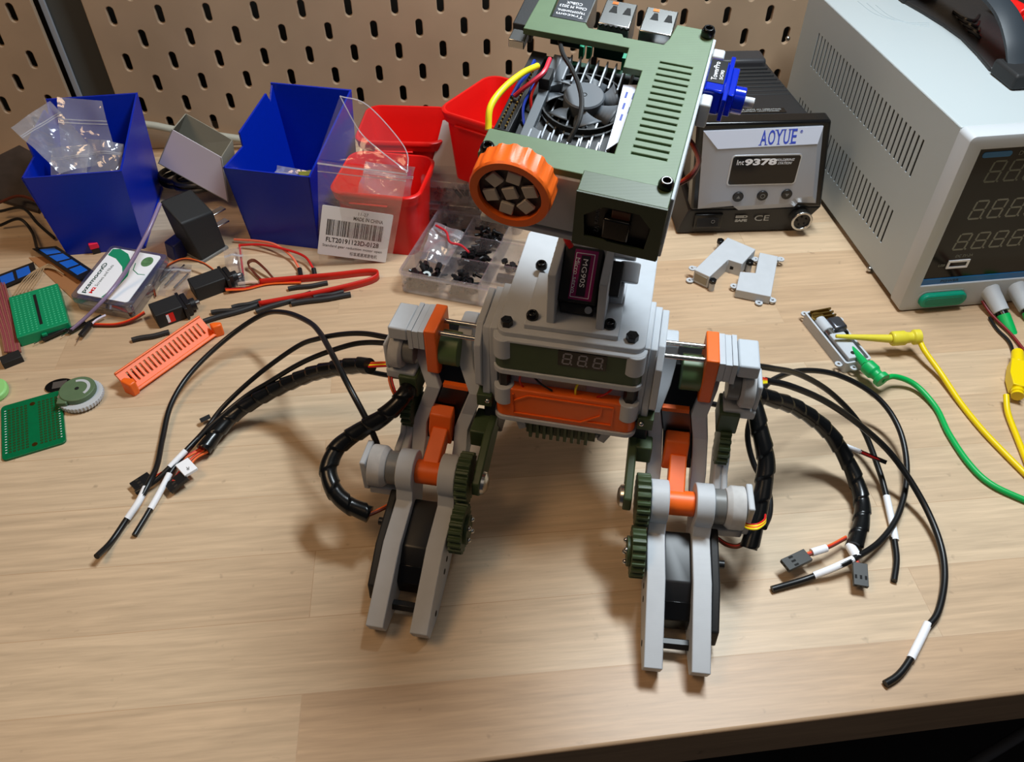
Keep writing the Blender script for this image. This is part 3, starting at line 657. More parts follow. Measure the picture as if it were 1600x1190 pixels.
# ================================================================ ROBOT CABLES
def cable(pts, r, name, m, par=robot, n=10, step=2.5, **k): return MB().tube(spline(pz(pts), step), r, n, **k).build(name, m, par)
def sleeve(pts, r, m=PAPER, par=None, name='heat_shrink_label'): return MB().tube(spline(pz(pts), 2), r, 12).build(name, m, par)
def part_cable(pts, r=1.75, lab=None, m=CABLE):
    c = cable(pts, r, 'cable', m)
    if lab: sleeve(lab, r+.28, par=c)
    return c
part_cable([(1176, 571, 92), (1205, 575, 82), (1250, 585, 62), (1300, 615, 40), (1345, 665, 20), (1372, 730, 8), (1385, 775, 4.5), (1393, 812, 3), (1398, 846, 2.2), (1401, 875, 2), (1397, 907, 2)],
           lab=[(1385, 775, 4.5), (1393, 812, 3), (1399, 844, 2.3)])
part_cable([(1186, 617, 64), (1205, 595, 58), (1250, 579, 46), (1310, 586, 34), (1370, 620, 22), (1405, 670, 14), (1417, 735, 8), (1405, 800, 5), (1375, 845, 6), (1335, 872, 9), (1300, 888, 7), (1260, 904, 3), (1206, 920, 2)],
           lab=[(1333, 873, 9), (1300, 888, 7), (1272, 899, 4)])
part_cable([(1196, 594, 90), (1235, 603, 82), (1290, 627, 64), (1345, 665, 42), (1395, 712, 24), (1440, 780, 11), (1468, 845, 5), (1476, 900, 3), (1466, 955, 2.5), (1445, 985, 2.2), (1422, 1030, 2.2), (1403, 1055, 2), (1383, 1068, 2)], 1.85,
           lab=[(1450, 974, 2.3), (1440, 995, 2.2), (1423, 1029, 2.2)])
# coloured wire ends where the cable leaves the hip sensor
for i, m in enumerate((WIRE_R, WIRE_O, WIRE_Y, WIRE_Y)): cable([(1180, 594+i*1.5, 94), (1188, 590+i*3, 95), (1198, 592+i*2, 91)], .55, 'wire', m, step=1)
def wrap(pts, r, pitch=11, n=20): return MB().tube(spline(pz(pts), .7), r, n, helix=pitch, amp=.085).build('spiral_wrap', WRAP, robot, sharp=50)
wr = wrap([(1168, 608, 74), (1200, 621, 66), (1245, 637, 50), (1292, 672, 32), (1325, 722, 17), (1345, 775, 8), (1346, 815, 6.5), (1334, 855, 6)], 4.6, 12)
wrap([(1172, 606, 78), (1180, 640, 74), (1189, 680, 66), (1197, 722, 56), (1190, 775, 44), (1180, 820, 34), (1170, 856, 26)], 4.7, 13)
cable([(1176, 640, 60), (1168, 680, 50), (1178, 725, 40), (1200, 765, 34), (1203, 800, 34), (1194, 824, 38)], 1.6, 'cable', CABLE)
cable([(1100, 628, 62), (1130, 634, 58), (1168, 640, 60)], 1.6, 'cable', CABLE)
for i, m in enumerate((WIRE_R, WIRE_Y, WIRE_O, WIRE_Y)): cable([(1160, 808+i*2, 42), (1166, 818+i*2, 44), (1182, 819+i*2.4, 46), (1194, 812+i*2, 44), (1196, 804+i*2, 42)], .6, 'wire', m, step=1)
for i, m in enumerate((WIRE_B, WIRE_R, WIRE_B)): cable([(1120, 838+i*2, 24), (1135, 848+i*2, 23), (1152, 851+i*2, 24), (1168, 842+i*3, 27)], .7, 'servo_lead', m, step=1)
c = cable([(1305, 692, 26), (1322, 696, 24), (1350, 708, 22), (1384, 722, 18)], 1.0, 'servo_lead', WIRE_R)
sleeve([(1320, 696, 24), (1345, 706, 22)], 1.5, par=c); MB().tube(pz([(1343, 705, 22.3), (1384, 722, 18)]), 1.7, 4).build('plug', BLACKP, c)
def dupont(par, a, b, w=7.6, t=2.5, h=14, up=None, m=BLACKP):
    A, Bp = P(*a), P(*b); d = (Bp-A); F = frame2(A, Bp); L = math.hypot(d.x, d.y); pit = math.degrees(atan2(d.z, L)); F = F @ Matrix.Rotation(-radians(pit), 4, 'Y')
    L = d.length; o = MB(F).box(0, L, -w/2, w/2, -t/2, t/2).build('connector_plug', m, par, bev=.25)
    k = MB(F)
    for y in (-w/3, 0, w/3): k.box(L*.55, L*.72, y-.6, y+.6, t/2, t/2+.05); k.box(L-.05, L+.05, y-.6, y+.6, -.6, .6)
    k.build('socket_hole', STEEL if m is BLACKP else DARK, o); return o
GREYPL = mat('plug_grey', (52, 52, 50), .45)
for i, m in enumerate((WIRE_O, WIRE_R, WIRE_B)): lead = cable([(1322, 838+i*1.6, 7), (1300, 850+i*1.6, 8), (1282, 857+i*1.8, 9), (1256, 866+i*2, 9)], .75, 'servo_lead', m, step=1.5)
sleeve([(1291, 856, 9), (1268, 863, 9)], 2.2, par=lead)
dupont(robot, (1262, 867, 9), (1226, 884, 9), m=GREYPL)
for i, m in enumerate((WIRE_O, WIRE_R, WIRE_B)): lead = cable([(1330+i*2, 850, 6), (1334+i*2, 866, 8), (1340+i*2, 884, 8)], .75, 'servo_lead', m, step=1.5)
sleeve([(1328, 852, 6), (1340, 872, 8)], 2.8, par=lead)
dupont(robot, (1343, 880, 8), (1345, 916, 6), w=7.8, m=GREYPL)
# left side of the robot
part_cable([(592, 706, 45), (588, 690, 50), (572, 654, 62), (546, 605, 72), (521, 557, 72), (500, 520, 64), (481, 502, 56), (445, 488, 44), (409, 492, 32), (355, 528, 18), (300, 580, 10), (268, 630, 6), (254, 685, 4), (246, 725, 6), (234, 752, 8), (216, 785, 6), (198, 811, 3), (174, 846, 2.2), (151, 869, 7)],
           lab=[(228, 761, 7.5), (216, 785, 6), (199, 810, 3.2)])
part_cable([(606, 527, 92), (570, 521, 84), (535, 522, 74), (497, 529, 62), (463, 542, 50), (402, 586, 28), (351, 633, 14), (320, 672, 9), (294, 700, 9), (265, 730, 7), (240, 753, 5), (212, 770, 3.5)], 1.6,
           lab=[(290, 704, 9), (265, 730, 7)])
part_cable([(606, 536, 90), (575, 535, 80), (546, 539, 72), (500, 554, 58), (463, 571, 46), (420, 597, 30), (380, 622, 19), (322, 672, 10), (283, 716, 7), (264, 742, 6), (248, 772, 4), (232, 800, 2.5), (210, 836, 2)], 1.6,
           lab=[(265, 740, 6), (248, 772, 4), (235, 795, 2.8)])
wrap([(578, 571, 74), (554, 571, 68), (515, 577, 56), (481, 586, 44), (427, 610, 26), (373, 642, 13), (340, 674, 8), (318, 703, 6)], 4.7, 12)
wrap([(642, 575, 78), (640, 598, 76), (630, 620, 74), (601, 649, 66), (560, 674, 56), (527, 700, 48), (513, 735, 42), (525, 770, 36), (548, 790, 31), (578, 803, 28)], 4.8, 12)
cable([(560, 577, 60), (600, 585, 62), (636, 590, 66)], 1.5, 'cable', CABLE)
for i, m in enumerate((WIRE_O, WIRE_R, WIRE_Y, WIRE_R)): cable([(576, 567+i*2, 74), (605, 566+i*1.8, 78), (638, 568+i*1.4, 82)], .7, 'servo_lead', m)
for i, m in enumerate((WIRE_O, WIRE_B, WIRE_R)): cable([(622+i*2, 560, 84), (608+i*2, 585, 80), (613+i*2, 610, 76), (624+i*2, 628, 70)], .7, 'servo_lead', m)
for i, m in enumerate((WIRE_O, WIRE_B)): cable([(576, 803+i*2, 28), (594, 795+i*2, 28), (612, 786+i*2, 28)], .9, 'servo_lead', m)
for i, m in enumerate((WIRE_R, WIRE_O, WIRE_B, WIRE_O)):
    lead = cable([(322+i*1.6, 700+i*1.5, 5), (300+i*2, 716, 5), (282+i*3, 735, 5), (270+i*3, 752, 6)], .75, 'servo_lead', m, step=1.5)
for i, m in enumerate((WIRE_R, WIRE_O)): cable([(318, 698+i*2, 5), (285, 716+i*2, 6), (258, 735+i*2, 4), (236, 748+i, 3)], .75, 'servo_lead', m, step=1.5)
F = frame2(P(285, 736, 8), P(308, 722, 8))
lb = MB(F).box(-1, 7.5, -5, 6.5, -1.2, 1.2).build('tape_flag', PAPER, robot, bev=.3)
MB(F).text('R', 4, Matrix.Translation((3, -1.5, 1.25)) @ Matrix.Rotation(radians(150), 4, 'Z'), fit=(1.8, 2.6)).build('lettering', INK, lb)
dupont(robot, (290, 742, 7), (263, 764, 4), w=8)
dupont(robot, (236, 744, 3), (208, 762, 3), w=8)
MB().tube(pz([(313, 657, 4), (328, 650, 4)]), 2, 4).build('connector_plug', BLACKP, robot)

# ================================================================ BLUE BINS
def bin_(F, w, d, hf, hb, label, sgn=1):
    t = 1.5; b = MB(F); ins = 6
    r = thing('parts_bin', F @ Vector((w/2, d/2, 0)), label, 'storage bin', 'open-fronted blue parts bins')
    b.box(ins-1, w-ins+1, 3, d-3, 0, 2)
    b.hexa([(ins, 2, 0), (w-ins, 2, 0), (w-ins, 2+t, 0), (ins, 2+t, 0), (0, 0, hf), (w, 0, hf), (w, t, hf), (0, t, hf)])
    b.hexa([(ins, d-2-t, 0), (w-ins, d-2-t, 0), (w-ins, d-2, 0), (ins, d-2, 0), (0, d-t, hb), (w, d-t, hb), (w, d, hb), (0, d, hb)])
    for s in (0, 1):
        top = [(0, hf), (d*.33, hf), (d*.33, hf+12), (d*.86, hb-3), (d*.90, hb-12), (d, hb)] if s == 0 else [(0, hf), (d, hb)]
        lo = [(2, 0), (d-2, 0)]
        def X(z, k): e = ins*(1-z/hf) if z < hf else 0; return (e+k*t) if s == 0 else (w-e-(1-k)*t)
        P2 = [lo[0]]+top+[lo[1]]
        A = [b.v((X(z, 0), y, z)) for y, z in P2]; C = [b.v((X(z, 1), y, z)) for y, z in P2]; n = len(P2)
        b.face(A); b.face(C[::-1])
        for i in range(n): b.face([A[i], A[(i+1) % n], C[(i+1) % n], C[i]])
    b.build('bin_body', BLUE, r, bev=.35, sharp=25)
    return r
def binframe(fl, frr, z):
    a = P(fl[0], fl[1], z); c = P(frr[0], frr[1], z); F = frame2(Vector((a.x, a.y, 0)), Vector((c.x, c.y, 0))); return F, (c-a).length
F1, w1 = binframe((33, 279), (190, 267), 72)
F2, w2 = binframe((348, 262), (484, 277), 68)
b1 = bin_(F1, w1, 98, 72, 88, 'blue open parts bin at far left, stuffed with clear zip bags')
MB(F1).box(28, 42, 1.4, 1.6, 28, 62).build('tape_patch', film('tape', (190, 190, 210), .12, .08), b1)
b2 = bin_(F2, w2, 102, 68, 90, 'blue open parts bin beside the red boxes, nearly empty')

def bag(name, quad, label, group=None, seal=.78, m=BAGM, bulge=3, nx=10, ny=12, wr=1.2, seed=0, par=None):
    """quad = bottom-left, bottom-right, top-right, top-left in mm; two skins with a seal strip"""
    rnd = random.Random(seed); a, b_, c, d = [Vector(q) for q in quad]; nrm = (b_-a).cross(d-a).normalized()
    r = thing(name, (a+b_)/2*1.0, label, 'plastic bag', group)
    ph = [rnd.uniform(0, 6) for _ in range(6)]
    def pt(i, j, s):
        u = i/nx; v = j/ny; p = a*(1-u)*(1-v)+b_*u*(1-v)+c*u*v+d*(1-u)*v
        bl = bulge*sin(pi*u)*max(0, sin(pi*min(1, v/seal)))*s
        wv = wr*(sin(5*u+4*v+ph[0])+.6*sin(9*u-7*v+ph[1])+.4*sin(17*v+ph[2]+6*u))
        return p+nrm*(bl+wv+s*.15)
    for s in (-1, 1):
        g = MB(); V = [[g.v(pt(i, j, s)) for i in range(nx+1)] for j in range(ny+1)]
        for j in range(ny):
            for i in range(nx): g.face([V[j][i], V[j][i+1], V[j+1][i+1], V[j+1][i]])
        g.build('bag_skin', m, r, sharp=80)
    g = MB(); js = seal*ny
    for k in (0, .35):
        V = []
        for i in range(nx+1): p = pt(i, js+k, 1.6); V.append(p)
        g.tube(V, .5, 5)
    g.build('zip_seal', BAGSEAL, r)
    return r
def B1(x, y, z): return F1 @ Vector((x, y, z))
bag('zip_bag', [B1(22, 14, 66), B1(50, 34, 62), P(78, 158, 94), P(17, 198, 98)], 'clear zip bag sprawling out of the left blue bin, over its left rim', 'zip bags in the left bin', seed=1)
bag('zip_bag', [B1(14, 20, 30), B1(60, 20, 30), B1(56, 60, 100), B1(22, 64, 104)], 'tall clear zip bag standing upright at the back of the left blue bin', 'zip bags in the left bin', seed=2, wr=1)
bag('zip_bag', [B1(30, 10, 40), B1(62, 14, 42), B1(66, 40, 74), B1(40, 44, 78)], 'crumpled zip bag of small parts bunched low in the left blue bin', 'zip bags in the left bin', seed=3, wr=2.4, bulge=6)
bag('zip_bag', [B1(8, 10, 46), B1(34, 8, 46), B1(44, 34, 78), B1(14, 36, 76)], 'flat zip bag standing against the front-left inside of the left blue bin', 'zip bags in the left bin', seed=4, wr=1)
# loose parts inside the bag: small pale fittings
fit_ = MB(B1(0, 0, 0).to_4d() and F1); rr = random.Random(5)
for k in range(40):
    x, y, z = rr.uniform(16, 56), rr.uniform(12, 40), rr.uniform(38, 50)
    fit_.cyl((x, y, z), (x+rr.uniform(-4, 4), y+rr.uniform(-3, 3), z+rr.uniform(1, 4)), rr.uniform(.8, 1.8), n=8)
fit_.build('small_fittings', mat('frosty_plastic', (176, 188, 190), .35, trans=.3), label='heap of small frosted fittings bagged inside the left blue bin', cat='fittings', kind='stuff')
def B2(x, y, z): return F2 @ Vector((x, y, z))
bag('zip_bag', [B2(20, 20, 30), B2(60, 14, 34), B2(66, 34, 52), B2(24, 40, 50)], 'crumpled clear bag lying low inside the second blue bin', seed=6, wr=2.2)
MB().prism([(0, 0), (8, 0), (8, 6), (0, 6)], 'z', 0, 3)
MB(F2 @ Matrix.Translation((46, 30, 44)) @ Matrix.Rotation(.5, 4, 'Z')).box(0, 14, 0, 7, 0, 5).build('terminal_block', mat('olive_block', (120, 120, 40), .5), bev=.8, label='small olive block lying on the bag inside the second blue bin', cat='electronic part')

# ================================================================ LEFT CLUTTER
# half-open white carton
C = {k: PY(*v) for k, v in dict(A=(270, 203, 640), B=(346, 246, 628), C=(357, 316, 622), D=(248, 256, 640), E=(291, 178, 668), G=(363, 219, 660)).items()}
dn = C['D']-C['A']; dn2 = C['C']-C['B']; dk_ = C['E']-C['A']
def slab(b, p, t=.8):
    n = (p[1]-p[0]).cross(p[3]-p[0]).normalized()*t; b.hexa([q for q in p]+[q+n for q in p])
ct_ = thing('carton', (C['D']+C['C'])/2, 'small white cardboard carton, open end up, tipped between the two blue bins', 'box')
b = MB(); slab(b, [C['A'], C['B'], C['C'], C['D']]); b.build('front_panel', mat('carton_white', (206, 198, 206), .7), ct_)
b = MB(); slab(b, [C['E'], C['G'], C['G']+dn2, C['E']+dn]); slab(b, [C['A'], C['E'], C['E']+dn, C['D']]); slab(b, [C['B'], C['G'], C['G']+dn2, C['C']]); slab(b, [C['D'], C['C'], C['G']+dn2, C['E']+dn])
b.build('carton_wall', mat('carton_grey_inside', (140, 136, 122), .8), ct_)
# what the carton leans on: coils of black cable
for k, (x, y, r) in enumerate(((300, 262, 24), (318, 278, 20))):
    c0_ = P(x, y+30, 0); pts = [c0_+Vector((r*cos(a), r*.7*sin(a), 6+k*5+12*a/14)) for a in [i*.3 for i in range(int(14/.3))]]
    MB().tube(pts, 2.2, 8).build('cable_coil', CABLE, label=['loose coil of black cable under the white carton', 'second black cable loop beneath the carton, nearer the adapter'][k], cat='cable')
# black power adapter
ax = [P(248.6, 314, 42), P(298, 294, 42), P(333, 330, 42), P(282, 350, 42)]
bt = [P(290, 405, 2), P(335, 380, 2), P(352, 390, 2), P(317, 411, 2)]
AF = frame2(P(317, 411, 0), P(352, 390, 0))
t3 = hit(AF, 282, 350, 1, 4); t4 = hit(AF, 333, 330, 1, 4); zt_ = (t3.z+t4.z)/2
ad = thing('power_adapter', AF @ Vector((8, 20, 0)), 'chunky black plug-in power adapter standing right of the left blue bin', 'power adapter')
xw = hit(AF, 352, 390, 1, 0).x
MB(AF).hexa([(0, 0, 0), (xw+2, 0, 0), (xw+2, 26, 0), (0, 26, 0), (t3.x, 4, t3.z), (t4.x, 4, t4.z), tuple(hit(AF, 298, 294, 1, 30)), tuple(hit(AF, 248.6, 314, 1, 30))]).build('adapter_body', BLACKM, ad, bev=1.6, seg=3)
MB(AF).box(-1, xw+3, -1, 27, 0, 2.5).build('adapter_foot', GREYP, ad, bev=.5)
for z in (zt_*.42, zt_*.74): MB(AF).box(xw+1.5, xw+16, 8, 14, z, z+1.5).build('prong', STEEL, ad, bev=.3)
MB(AF).hexa([(-12, 18, 0), (3, 18, 0), (3, 30, 0), (-12, 30, 0), (-10, 18, 14), (3, 18, 16), (3, 30, 16), (-10, 30, 14)]).build('connector_shell', mat('blue_connector', (20, 30, 90), .4), bev=1, label='dark blue connector lump tucked behind the black adapter', cat='connector')
# screw box with printed card
SB = [P(107.6, 463, 13), P(203, 481, 13), P(262, 396, 13), P(175.6, 384, 13)]
SF_ = frame2(Vector((SB[0].x, SB[0].y, 0)), Vector((SB[1].x, SB[1].y, 0))); wI = (SB[1]-SB[0]).length
inv = SF_.inverted(); kx = [inv @ q for q in SB]; dI = (kx[2].y+kx[3].y)/2; shx = ((kx[3].x)+(kx[2].x-wI))/2
SF_ = SF_ @ Matrix(((1, shx/dI, 0, 0), (0, 1, 0, 0), (0, 0, 1, 0), (0, 0, 0, 1)))
sb = thing('screw_box', SF_ @ Vector((wI/2, dI/2, 0)), 'flat clear screw assortment case with white and green card, left of the black servos', 'storage case')
MB(SF_).prism(rrect(0, wI, 0, dI, 4), 'z', 7.3, 13).build('case_lid', CLEAR2, sb, bev=.6)
MB(SF_).prism(rrect(1, wI-1, 1, dI-1, 4), 'z', 0, 7).build('case_base', CLEAR2, sb, bev=.6)
MB(SF_).prism(rrect(4, wI-4, 4, dI-4, 3), 'z', 1, 6).build('screws', mat('dark_contents', (70, 70, 80), .5, noise=.6, nscale=400), sb, kind='stuff')
MB(SF_).prism(rrect(3.5, wI-4.5, 4.5, dI-3.5, 2.5), 'z', 13.05, 13.35).build('card', PAPER, sb)
gx = MB(SF_); cg = mat('card_green', (30, 140, 100), .5)
band = arc(-6, dI*.62-28, 46, 20, 92, 16); band2 = arc(-9, dI*.60-30, 43, 92, 20, 16)
cl_ = lambda L: [(min(max(x, 3.6), wI-4.6), min(max(y, 4.6), dI-3.6)) for x, y in L]
import itertools
gx.prism([(4, dI*.80), (4, dI-4), (12, dI-4), (22, dI*.74), (25, dI*.52), (23, dI*.30), (17.5, dI*.12), (18.5, 5), (19.3, 5), (21.5, dI*.2), (26, dI*.38), (26.6, dI*.55), (22, dI*.72), (14, dI*.84)] if False else
         [(4.2, dI*.80), (4.2, dI*.92), (wI*.2, dI*.945), (wI*.38, dI*.88), (wI*.54, dI*.73), (wI*.63, dI*.50), (wI*.60, dI*.26), (wI*.50, dI*.075), (wI*.48, dI*.075), (wI*.555, dI*.28), (wI*.555, dI*.48), (wI*.44, dI*.64), (wI*.25, dI*.76)], 'z', 13.35, 13.45)
gx.build('card_band', cg, sb)
MB(SF_).prism([(wI*.76+4.6*cos(a), dI*.80+6*sin(a)) for a in [i*pi/12 for i in range(24)]], 'z', 13.35, 13.5).build('card_picture', mat('card_picture', (90, 130, 85), .5, noise=.3, nscale=300), sb)
gl = MB(SF_)
for p, q in (((wI*.60, dI*.74), (wI*.64, dI*.62)), ((wI*.64, dI*.62), (wI*.76, dI*.56)), ((wI*.76, dI*.56), (wI*.87, dI*.57))): gl.tube([SF_ @ Vector((p[0], p[1], 13.4)), SF_ @ Vector((q[0], q[1], 13.4))], .35, 4)
gl.build('card_line', cg, sb)
RZ = lambda x, y: Matrix.Translation((x, y, 13.4)) @ Matrix.Rotation(pi/2, 4, 'Z')
MB(SF_).text('pzsmocn®', 6, RZ(8.5, dI*.375), fit=(dI*.56, 5), bold=.12).build('lettering', mat('card_dark_green', (20, 60, 50), .5), sb)
MB(SF_).text('Screws and Nuts', 4, RZ(14.2, dI*.44), fit=(dI*.40, 2.6)).build('lettering', mat('card_text_grey', (90, 100, 100), .5), sb)
MB(SF_).text('M2', 4, RZ(14.2, dI*.165), fit=(dI*.11, 2.8), bold=.15).build('lettering', RED, sb)
# purple tube lying across the case
MB().tube(spline(pz([(250, 318, 52), (232, 360, 44), (208, 405, 32), (185, 440, 22), (160, 470, 17), (135, 495, 9), (108, 518, 3)]), 2), lambda t: 1.5-.7*max(0, t-.6), 10).build('tube', mat('clear_purple', (160, 140, 175), .25, trans=.3), label='translucent purple tube lying slantwise across the screw case', cat='tube')
# small red terminal
rtm = thing('terminal_block', P(152, 396, 0), 'tiny red terminal on a black stub behind the screw case', 'electronic part')
TFq = frame2(P(146, 398, 0), P(162, 394, 0)); MB(TFq).box(0, 6, 0, 5, 0, 5).build('terminal_base', BLACKP, rtm, bev=.3); MB(TFq).box(-.5, 6.5, -.5, 5.5, 5, 10).build('terminal_head', mat('terminal_red', (230, 30, 70), .4), rtm, bev=.6)
MB(TFq).cyl((3, 2.5, 10), (3, 2.5, 13), .5).build('pin', STEEL, rtm)
# green mini breadboard
BBo = P(26, 528, 8.5); BBx = P(107, 503, 8.5); BF = frame2(Vector((BBo.x, BBo.y, 0)), Vector((BBx.x, BBx.y, 0)))
bw = (BBx-BBo).length; bd = (BF.inverted() @ P(18, 463, 8.5)).y
bb = thing('breadboard', BF @ Vector((bw/2, bd/2, 0)), 'green solderless mini breadboard at the left edge of the bench', 'breadboard')
BG = mat('breadboard_green', (0, 140, 92), .45); MB(BF).box(0, bw, 0, bd, 0, 8.5).build('board_body', BG, bb, bev=.5)
MB(BF).box(bw*.44, bw*.54, -2, 0, 2, 6).build('tab', BG, bb, bev=.3)
MB(BF).box(bw*.47, bw*.53, bd*.14, bd*.88, 8.45, 8.6).build('channel', DARK, bb)
hh = MB(BF)
for j in range(17):
    for i in range(10):
        x = bw*.08+(i if i < 5 else i+1.6)*bw*.082; y = bd*.07+j*bd*.054
        hh.box(x-.55, x+.55, y-.5, y+.5, 8.45, 8.56)
hh.build('socket_hole', mat('bb_hole', (70, 190, 140), .5), bb, kind='stuff')
# perfboard
PO, PX_ = P(3, 720, 1.6), P(103, 690, 1.6); PF = frame2(Vector((PO.x, PO.y, 0)), Vector((PX_.x, PX_.y, 0))); pw = (PX_-PO).length; pd = (PF.inverted() @ P(83, 612, 1.6)).y
pb = thing('perfboard', PF @ Vector((pw/2, pd/2, 0)), 'green perforated prototyping board with gold pads at the lower left', 'circuit board')
PG = mat('perf_green', (0, 104, 62), .3, noise=.06); MB(PF).prism(rrect(0, pw, 0, pd, 3), 'z', 0, 1.6).build('board', PG, pb, bev=.2)
pg = MB(PF)
for j in range(17):
    for i in range(10):
        x = pw*.13+(i if i < 5 else i+2.3)*pw*.068; y = pd*.11+j*pd*.048
        pg.lathe([(.45, 0), (.85, 0), (.85, .1), (.45, .1)], (x, y, 1.6), (x, y, 2), 8, True)
pg.build('pad', BRASS, pb, kind='stuff')
for y in (.12, .88): MB(PF).lathe([(0, 0), (1.7, 0), (1.7, .12), (0, .12)], (pw*.515, pd*y, 1.62), (pw*.515, pd*y, 3), 16).build('mount_pad', BRASS, pb)
tk = MB(PF)
for i in range(17): tk.box(pw*.055, pw*.085, pd*.11+i*pd*.048, pd*.12+i*pd*.048, 1.6, 1.68); tk.box(pw*.93, pw*.955, pd*.11+i*pd*.048, pd*.12+i*pd*.048, 1.6, 1.68)
tk.build('silkscreen', PAPER, pb, kind='stuff')
# round encoder wheel and puck
wc = P(126, 617, 4); wh = thing('toothed_disc', (wc.x, wc.y, 0), 'round white toothed disc with an olive cap lying beside the perfboard', 'disc')
WF = fr((wc.x, wc.y, 0), -20) 
gp2 = MB(WF @ Matrix.Rotation(pi/2, 4, 'Y') @ Matrix.Translation((0, 0, 0)))
pts = []
for i in range(40):
    for f in (0, .5): a = 2*pi*(i+f)/40; r = 14.6 if f == 0 else 13.9; pts.append((r*cos(a), r*sin(a)))
MB(WF).prism(pts, 'z', 1.7, 5).build('wheel_rim', WHITE, wh, bev=.3)
MB(WF).prism([(x-1.5, y+1) for x, y in arc(0, 0, 11.5, 0, 350, 35)], 'z', 5, 9).build('wheel_cap', GREEN, wh, bev=.6)
MB(WF).prism([(x-1.5, y+1) for x, y in arc(0, 0, 8.5, -20, 130, 16)+arc(0, 0, 6.5, 130, -20, 16)], 'z', 9, 9.15).build('cap_inlay', WHITE, wh)
MB(WF).cyl((-1.5, 1, 9), (-1.5, 1, 9.1), 1.4).build('hub_hole', DARK, wh)
MB(WF).prism([(-9, -9), (-2, -6), (-1, -12), (-7, -14)], 'z', 5, 8.2).build('wheel_lug', GREEN, wh, bev=.5)
gd = P(92, 600, 3); g_ = thing('magnet_puck', (gd.x, gd.y, 0), 'small glossy black oval puck half under the encoder wheel', 'electronic part')
GFm = fr((gd.x-1, gd.y+1, 0), 10)
MB(GFm).prism([(9*cos(a), 6.4*sin(a)) for a in [i*pi/14 for i in range(28)]], 'z', 0, 1.5).build('puck_body', BLACKG, g_, bev=.4)
MB(GFm).box(-4, 5, -3, 3.5, 1.5, 1.6).build('puck_label', mat('puck_label', (84, 78, 74), .4), g_, bev=.05)
# orange vented bracket
OA, OB = P(205, 612, 2), P(335, 520, 2); OF = frame2(Vector((OA.x, OA.y, 0)), Vector((OB.x, OB.y, 0))); oL = Vector((OB.x-OA.x, OB.y-OA.y)).length
ob_ = thing('vent_bracket', OF @ Vector((oL/2, 5, 0)), 'orange printed bracket with a row of vent slots, leaning beside the looped black cable', 'printed part')
tilt = OF @ Matrix.Translation((0, 0, 1.2)) @ Matrix.Rotation(radians(42), 4, 'X')
hol = [[(6+i*(oL-12)/17, 4), (7.3+i*(oL-12)/17, 4), (7.3+i*(oL-12)/17, 13), (6+i*(oL-12)/17, 13)] for i in range(18)]
MB(tilt).sheet(rrect(0, oL, 0, 17, 1), hol, 2, bev=.2).build('vent_plate', ORANGE, ob_, sharp=20)
lip = MB(tilt); lip.box(0, oL, -2, .5, -2, 3.6); lip.box(0, oL, 15.5, 17, -2, 1)
lip.build('rim', ORANGE, ob_, bev=.5)
MB(OF).prism([(-1, -4), (4, -4), (5, 0), (2, 6), (-2, 5)], 'z', 0, 11).build('hook', ORANGE, ob_, bev=1); MB(OF).prism([(oL-2, -3), (oL+4, -6), (oL+6, -3), (oL+3, 1), (oL, 3)], 'z', 0, 10).build('hook', ORANGE, ob_, bev=1)
# blue key pads
def keypad(q4, n, label, z=2.5):
    a, b_, c, d = [P(x, y, z) for x, y in q4]; o = thing('membrane_keypad', (a+c)/2*1.0, label, 'keypad', 'blue-keyed membrane pads at the left edge')
    m = MB(); m.hexa([v-Vector((0, 0, .8)) for v in (a, b_, c, d)]+[a, b_, c, d]); m.build('pad_sheet', BLACKP, o)
    for i in range(n):
        f0, f1 = .10+i*.88/n, .10+(i+.8)*.88/n
        def L_(f, g): p = a.lerp(b_, f); q = d.lerp(c, f); return p.lerp(q, g)
        vs_ = [L_(f0, .18), L_(f1, .18), L_(f1, .82), L_(f0, .82)]; k = MB(); k.hexa(vs_+[v+Vector((0, 0, .35)) for v in vs_]); k.build('key', mat('key_blue_%s_%d' % (label[:3], i), (20, 96, 200), .4), o, bev=.3)
    return o
keypad(((62, 428), (52, 409), (-42, 436), (-40, 462)) if False else ((58, 427), (-30, 464), (-34, 441), (52, 409)), 3, 'near blue-keyed membrane pad running off the left edge of the picture')
keypad(((124, 437), (50, 388), (88, 384), (148, 424)), 4, 'far blue-keyed membrane pad pointing at the screw case', 5)
a = P(118, 470, .6); fm = MB(); q4 = [P(45, 402, .6), P(115, 468, .6), P(140, 452, .6), P(80, 400, .6)]
fm.hexa([v-Vector((0, 0, .5)) for v in q4]+q4); fm.build('kraft_strip', mat('kraft', (160, 110, 70), .6), label='brown backing strip lying under the far keypad', cat='backing strip')
rb = thing('ribbon_tail', P(45, 440, 0), 'clear ribbon tail with fine conductors curving between the two keypads', 'ribbon cable')
for i in range(6): MB().tube(spline([P(20+i*6, 462-i*2, 1.2), P(38+i*5, 436-i, 2.5), P(60+i*3, 420-i*1.5, 2.5), P(84+i*3, 418+i*2, 3)], 3), .45, 6).build('conductor', mat('tail_%d' % i, (170, 140, 105), .4), rb)
